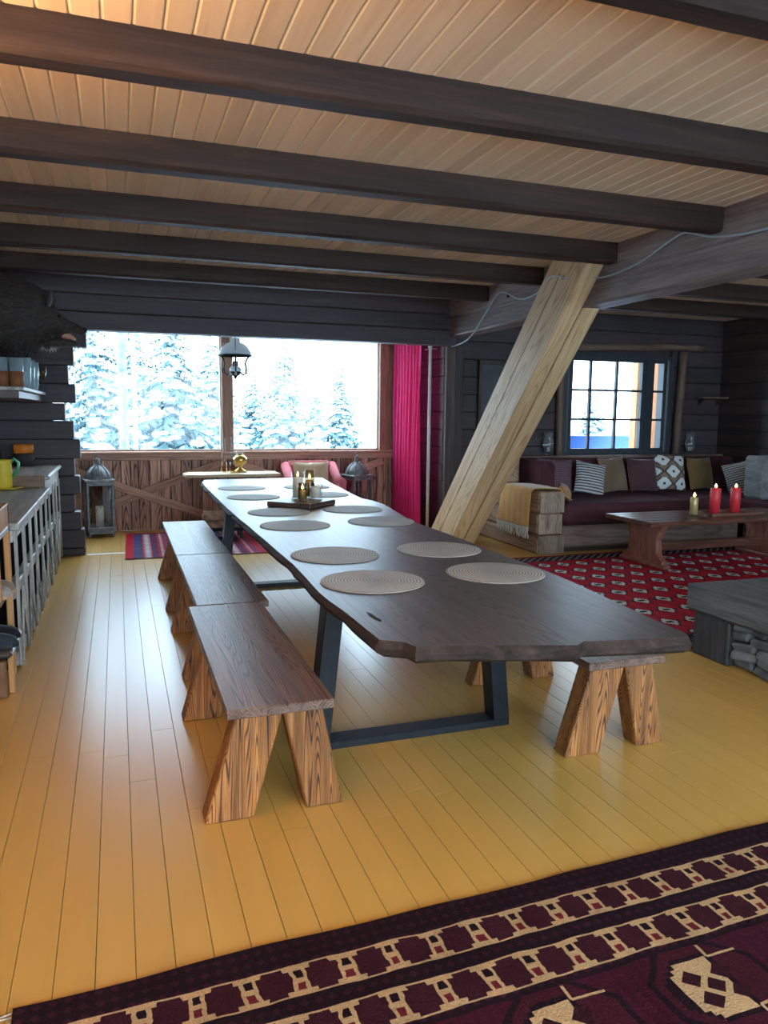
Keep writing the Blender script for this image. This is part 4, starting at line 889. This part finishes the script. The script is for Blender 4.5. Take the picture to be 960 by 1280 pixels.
# coffee table
cm_ = wood('red_brown_stained', (.035, .014, .010), (.10, .038, .024), (.20, .085, .05), 'X', 10, .06, .28, .2, .2, .05)
cz = wood('red_brown_stained_upright', (.10, .034, .022), (.26, .092, .058), (.44, .19, .125), 'Z', 12, .12, .4, .4, .2, .05)
cf_ = thing('coffee_table', 'red-brown trestle coffee table on the red star rug', 'table', (5.6, 6.1, .0085))
for k in range(5):
    y0 = -.36+k*.142; bx(-.95, 1.05, y0, y0+.140, .42, .462).build('top_plank', cm_, cf_, .006)
def trestle(x0):
    o_ = [(-.30, .03), (.30, .03), (.30, .07), (.22, .12), (.20, .26), (.25, .36), (.30, .419), (-.30, .419), (-.25, .36), (-.20, .26), (-.22, .12), (-.30, .07)]
    MB().prism(o_, x0-.035, x0+.035, 'x').build('trestle', cz, cf_, .006); bx(x0-.045, x0+.045, -.34, .34, 0, .035).build('foot', cz, cf_, .008)
trestle(-.72); trestle(.78)
bx(-.68, .74, -.04, .04, .12, .20).build('stretcher', cm_, cf_, .006)
t = thing('candle_tray', 'flat wooden tray of candles on the coffee table', 'tray', (5.86, 6.06, .471)); trm = wood('tray_brown', (.08, .03, .02), (.16, .07, .045), (.26, .13, .09), 'X', 10, .06, .35)
bx(-.33, .33, -.13, .13, .001, .012).build('base', trm, t)
for a, b, c0, d in ((-.33, .33, -.13, -.115), (-.33, .33, .115, .13), (-.33, -.315, -.115, .115), (.315, .33, -.115, .115)): bx(a, b, c0, d, .012, .028).build('rim', trm, t)
for px_, pr_, r_, h_, mt, lab in ((867, 641, .038, .17, 'gold_wax', 'short gold pillar candle burning on the coffee table tray'), (893, 643, .05, .255, 'red_wax', 'red pillar candle burning beside the gold one'), (918, 642, .05, .25, 'red_wax', 'red pillar candle burning farthest from the gold one')):
    q_ = at(px_, 640, Y=6.06); t = thing('pillar_candle', lab, 'candle', (q_.x, 6.06, .4835)); candle((0, 0), r_, h_, .0005, M[mt], t)
    for f_ in t.children[0].children:
        if f_.name.startswith('flame'): f_.scale = (1.7, 1.7, 1)
# hearth: thick charcoal beams over dry stone
he = thing('stone_hearth', 'low hearth of thick charcoal beams over stacked grey stones', 'hearth', (3.30, 3.70, 0))
vs = rough_beam(-2.2, 0, 0, .34, .265, .43, 26, 60, .014); vs.v = [(p[1], p[0], p[2]) for p in vs.v]; vs.build('edge_beam', M['hearth'], he)
vs = rough_beam(.345, 2.4, -.32, .0, .265, .428, 26, 61, .014); vs.build('edge_beam', M['hearth'], he)
bx(.345, 2.4, -2.2, -.325, .30, .40).build('hearth_bed', plain('dark_ash', (.05, .05, .052), .8, 0, .5, 6, .4), he)
bx(.02, .30, -.33, -.04, 0, .262).build('corner_post', wood('charcoal_post', (.02, .02, .021), (.055, .054, .056), (.12, .12, .12), 'Z', 14, .06, .6, .6), he, .01)
bx(.20, 2.3, -2.15, -.06, 0, .262).build('core', M['gap'], he)
q = random.Random(21)
def stone(cx0, cy0, cz0, a, b, c0, sd):
    j = lambda k: 1+q.uniform(-k, k)
    MB().hexa([(sx0*a*j(.25), sy0*b*j(.15), -c0*j(.2)) for sx0, sy0 in ((-1,-1),(1,-1),(1,1),(-1,1))], [(sx0*a*j(.25), sy0*b*j(.15), c0*j(.2)) for sx0, sy0 in ((-1,-1),(1,-1),(1,1),(-1,1))]).build('stone', M['stone'], he, .012, loc=(cx0, cy0, cz0), rot=(q.uniform(-.15, .15), q.uniform(-.2, .2), q.uniform(-.2, .2)))
z_ = .0; row = 0
while z_ < .25:
    hh = q.uniform(.05, .085); y_ = -.335
    while y_ > -1.5:
        ww = q.uniform(.09, .20); stone(.115+q.uniform(-.03, .02), y_-ww/2, z_+hh/2+.002, .07, ww*.47, hh*.47, q.random()*90); y_ -= ww
    z_ += hh*.92
# cable along the beam
cb_ = thing('power_cable', 'pale blue-grey cable looping along the long beam to the curtain pole', 'cable', (3.6, 8.6, 2.2)); L_ = Vector((3.6, 8.6, 2.2))
raw = [at(531, 437, Y=8.66), at(560, 434, Y=8.5), at(585, 424, X=3.60), at(605, 395, X=3.60), at(625, 366, X=3.60), at(650, 374, X=3.60), at(672, 366, X=3.50), at(688, 346, X=3.43), at(704, 347, X=3.43), at(725, 349, X=3.55), at(760, 345, X=3.595), at(800, 328, X=3.60), at(835, 303, X=3.60), at(857, 291, X=3.60), at(890, 296, X=3.60), at(930, 292, X=3.60), at(985, 280, X=3.60), at(1100, 262, X=3.60)]
pts = []
for i in range(len(raw)-1):
    p0, p1, p2, p3 = raw[max(0, i-1)], raw[i], raw[i+1], raw[min(len(raw)-1, i+2)]
    for s_ in range(6):
        t_ = s_/6; pts.append(.5*((2*p1)+(p2-p0)*t_+(2*p0-5*p1+4*p2-p3)*t_*t_+(3*p1-p0-3*p2+p3)*t_**3)-L_)
MB().tube(pts, .0075, 6).build('lead', plain('cable_sheath', (.34, .42, .48), .5), cb_)
for p_ in (at(704, 347, X=3.447), at(857, 291, X=3.612), at(635, 370, X=3.612)):
    MB().ball(p_-L_, .014, 8, 6).build('clip', M['iron'], cb_)

# wall lamp with warm bulb on the side wall, beyond the picture's edge
wlmp = thing('wall_lamp', 'brass wall lamp with warm bulb and cone shade on the side wall', 'lamp', (XL+.03, 2.0, 1.75))
MB().lathe([(.0001, 0), (.06, 0), (.06, .015), (.0001, .02)], 18, Matrix.Rotation(R(90), 4, 'Y')).build('backplate', brass, wlmp)
MB().tube([(.015, 0, 0), (.10, 0, .0), (.17, 0, .03), (.18, 0, .08)], .009, 8).build('arm', brass, wlmp)
MB().lathe([(.14, .0), (.07, .16), (.068, .16), (.138, .0)], 26, Matrix.Translation((.18, 0, .08))).build('shade', plain('linen_shade', (.75, .62, .42), .8, trans=0), wlmp)
MB().ball((.18, 0, .14), .032, 12, 8).build('bulb', plain('warm_bulb', (1.0, .62, .28), .5, emit=30), wlmp)
pl2 = bpy.data.lights.new('lamp_light', 'POINT'); pl2.energy = 150; pl2.color = (1.0, .60, .26); pl2.shadow_soft_size = .05
lo = ob('lamp_light', pl2, wlmp, (.18, 0, .20))

# ------------------------------------------------------------------ outside: snow, spruces, porch
def ground(u, v):
    x_, y_ = -45+110*u, YB+.25+85*v; d = max(0, (y_-YB-1)); return (x_, y_, -.45+.25*mnoise.noise(Vector((x_*.15, y_*.15, 0)))+.012*d)
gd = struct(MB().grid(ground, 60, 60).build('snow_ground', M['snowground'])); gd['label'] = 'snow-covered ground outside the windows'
gd2 = struct(bx(-45, 65, -60, YK-.3, -.6, -.45).build('snow_ground', M['snowground'])); gd2['label'] = 'snow-covered ground behind the cabin'
def spruce(base, h, rad, seed, label, group='snow-laden spruces outside the bay window', dens=1.0, bottom=.08):
    q = random.Random(seed); t = thing('snowy_spruce', label, 'tree', base, q.uniform(0, 6), group)
    MB().tube([(0, 0, 0), (0, 0, h*.98)], [h*.022, .006], 8).build('trunk', M['trunk'], t)
    fo, sn = MB(), MB(); z_ = h*bottom
    while z_ < h*.97:
        L0 = rad*(1-z_/h)**.85*q.uniform(.75, 1.12)+.08; nb = max(4, int((7+5*(1-z_/h))*dens)); a0 = q.uniform(0, 6)
        for k in range(nb):
            a = a0+2*PI*k/nb+q.uniform(-.25, .25); L_ = L0*q.uniform(.65, 1.1); dr = L_*q.uniform(.30, .55); ca, sa = math.cos(a), math.sin(a); zb = z_+q.uniform(-.04, .04)*h*.3
            P = lambda f_: Vector((ca*L_*f_, sa*L_*f_, zb-dr*f_**1.5)); sd_ = Vector((-sa, ca, 0)); nS = 5
            for s_ in range(nS):
                f0, f1 = s_/nS, (s_+1)/nS; w0 = L_*.20*(1-abs(f0-.45)*.9); p0, p1 = P(f0), P(f1)
                for sg in (-1, 1):
                    tip = p0.lerp(p1, .9)+sd_*sg*w0*q.uniform(.7, 1.5)+Vector((ca, sa, 0))*L_*.10+Vector((0, 0, -w0*q.uniform(.3, .8)))
                    fo.add([p0, p1, tip], [(0, 1, 2)]); tip2 = p0.lerp(p1, .5)+Vector((q.uniform(-.1, .1)*w0, q.uniform(-.1, .1)*w0, -w0*q.uniform(.5, 1.1))); fo.add([p0, p1, tip2], [(0, 1, 2)])
                if q.random() < .40:
                    c_ = P((f0+f1)/2+.05)+Vector((0, 0, .02*L_+.01)); r_ = L_*q.uniform(.08, .20)*(1.1-.3*f0)
                    sn.ball(c_, (r_*1.25, r_*1.25, r_*.55), 7, 4, .35, 1.5, q.random()*50)
        z_ += h*.045/dens**.5*q.uniform(.8, 1.2)
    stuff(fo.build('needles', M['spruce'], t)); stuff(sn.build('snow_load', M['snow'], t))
def tree(px_, Y_, top_row, rad, seed, lab, bottom=.08, dens=1.0):
    p = at(px_, top_row, Y=Y_); g = -.45+.012*(Y_-YB-1); spruce((p.x, Y_, g-.1), p.z-g+.1, rad, seed, lab, bottom=bottom, dens=dens)
tree(212, 17.0, 372, 1.6, 1, 'big dense snow-laden spruce left of the window mullion', .1, 1.25)
tree(112, 13.6, 350, 1.05, 2, 'big dense snow-laden spruce beside the staggered log ends', .1, 1.2)
tree(355, 19.0, 418, 1.2, 3, 'single pointed snowy spruce in the middle of the right-hand pane', .05, 1.3)
tree(427, 24.0, 440, 1.0, 4, 'slender snowy spruce near the curtain side of the bay window', .05, 1.2)
tree(318, 30.0, 455, 1.4, 5, 'small distant snowy spruce just right of the mullion', .05)
tree(395, 44.0, 478, 1.5, 6, 'low distant snowy spruce between the two pointed ones', .05)
tree(262, 26.0, 395, 1.7, 8, 'snowy spruce behind the mullion of the bay window', .05, 1.1)
tree(165, 31.0, 385, 2.2, 9, 'snowy spruce standing behind the grey trunk', .05, 1.1)
tree(740, 24.0, 490, 1.3, 10, 'faint snowy spruce seen through the small-paned window', .05)
for k, (px_, Y_, r_, lab) in enumerate(((151, 11.2, .065, 'bare grey tree trunk outside the left-hand pane'), (166, 12.0, .03, 'thin snow-plastered trunk beside the grey one'))):
    p = at(px_, 500, Y=Y_); t = thing('tree_trunk', lab, 'tree', (p.x, Y_, -.5)); pp, rr = wob((0, 0, 0), (.1, 0, 7.5), r_, 12, .06, k); MB().tube(pp, rr, 9).build('trunk', M['trunk'] if k == 0 else M['snow'], t)
    for j in range(5): MB().tube([(0, 0, 3.2+j*.7), (.5*(-1)**j, .2, 3.3+j*.7)], [.02, .006], 5).build('branch', M['trunk'], t)
# porch beyond the small window
pw = wood('orange_porch_post', (.40, .17, .06), (.58, .28, .11), (.70, .38, .18), 'Z', 10, .06, .6, .2, .2, .1)
q_ = at(797, 500, Y=9.5); tag(bx(-.07, .07, -.07, .07, -.5, 2.7).build('porch_post', pw, None, .006, loc=(q_.x, 9.5, 0)), 'orange-brown porch post outside the wide casement', 'post', 'porch posts')
q_ = at(824, 500, Y=9.4); tag(bx(-.08, .08, -.07, .07, -.5, 2.7).build('porch_post', pw, None, .006, loc=(q_.x, 9.4, 0)), 'orange-brown porch post outside the narrow casement', 'post', 'porch posts')
a, b = at(700, 545, Y=10.6), at(790, 549, Y=10.6); t = thing('blue_tub', 'blue sloping-sided tub standing on the porch outside the small window', 'tub', ((a.x+b.x)/2, 10.6, 0)); hw = (b.x-a.x)/2+.25
blu = plain('blue_plastic', (.015, .13, .55), .4)
zt_ = a.z; MB().hexa([(-hw+.25, -.3, zt_-.55), (hw-.25, -.3, zt_-.55), (hw-.25, .4, zt_-.55), (-hw+.25, .4, zt_-.55)], [(-hw, -.4, zt_), (hw, -.4, zt_), (hw, .5, zt_), (-hw, .5, zt_)]).build('shell', blu, t, .03)
bx(-hw+.1, hw-.1, -.35, .45, -.5, zt_-.56).build('stand', pw, t)
bx(-hw-.02, hw+.02, -.42, -.38, zt_-.03, zt_+.015).build('rim', blu, t)
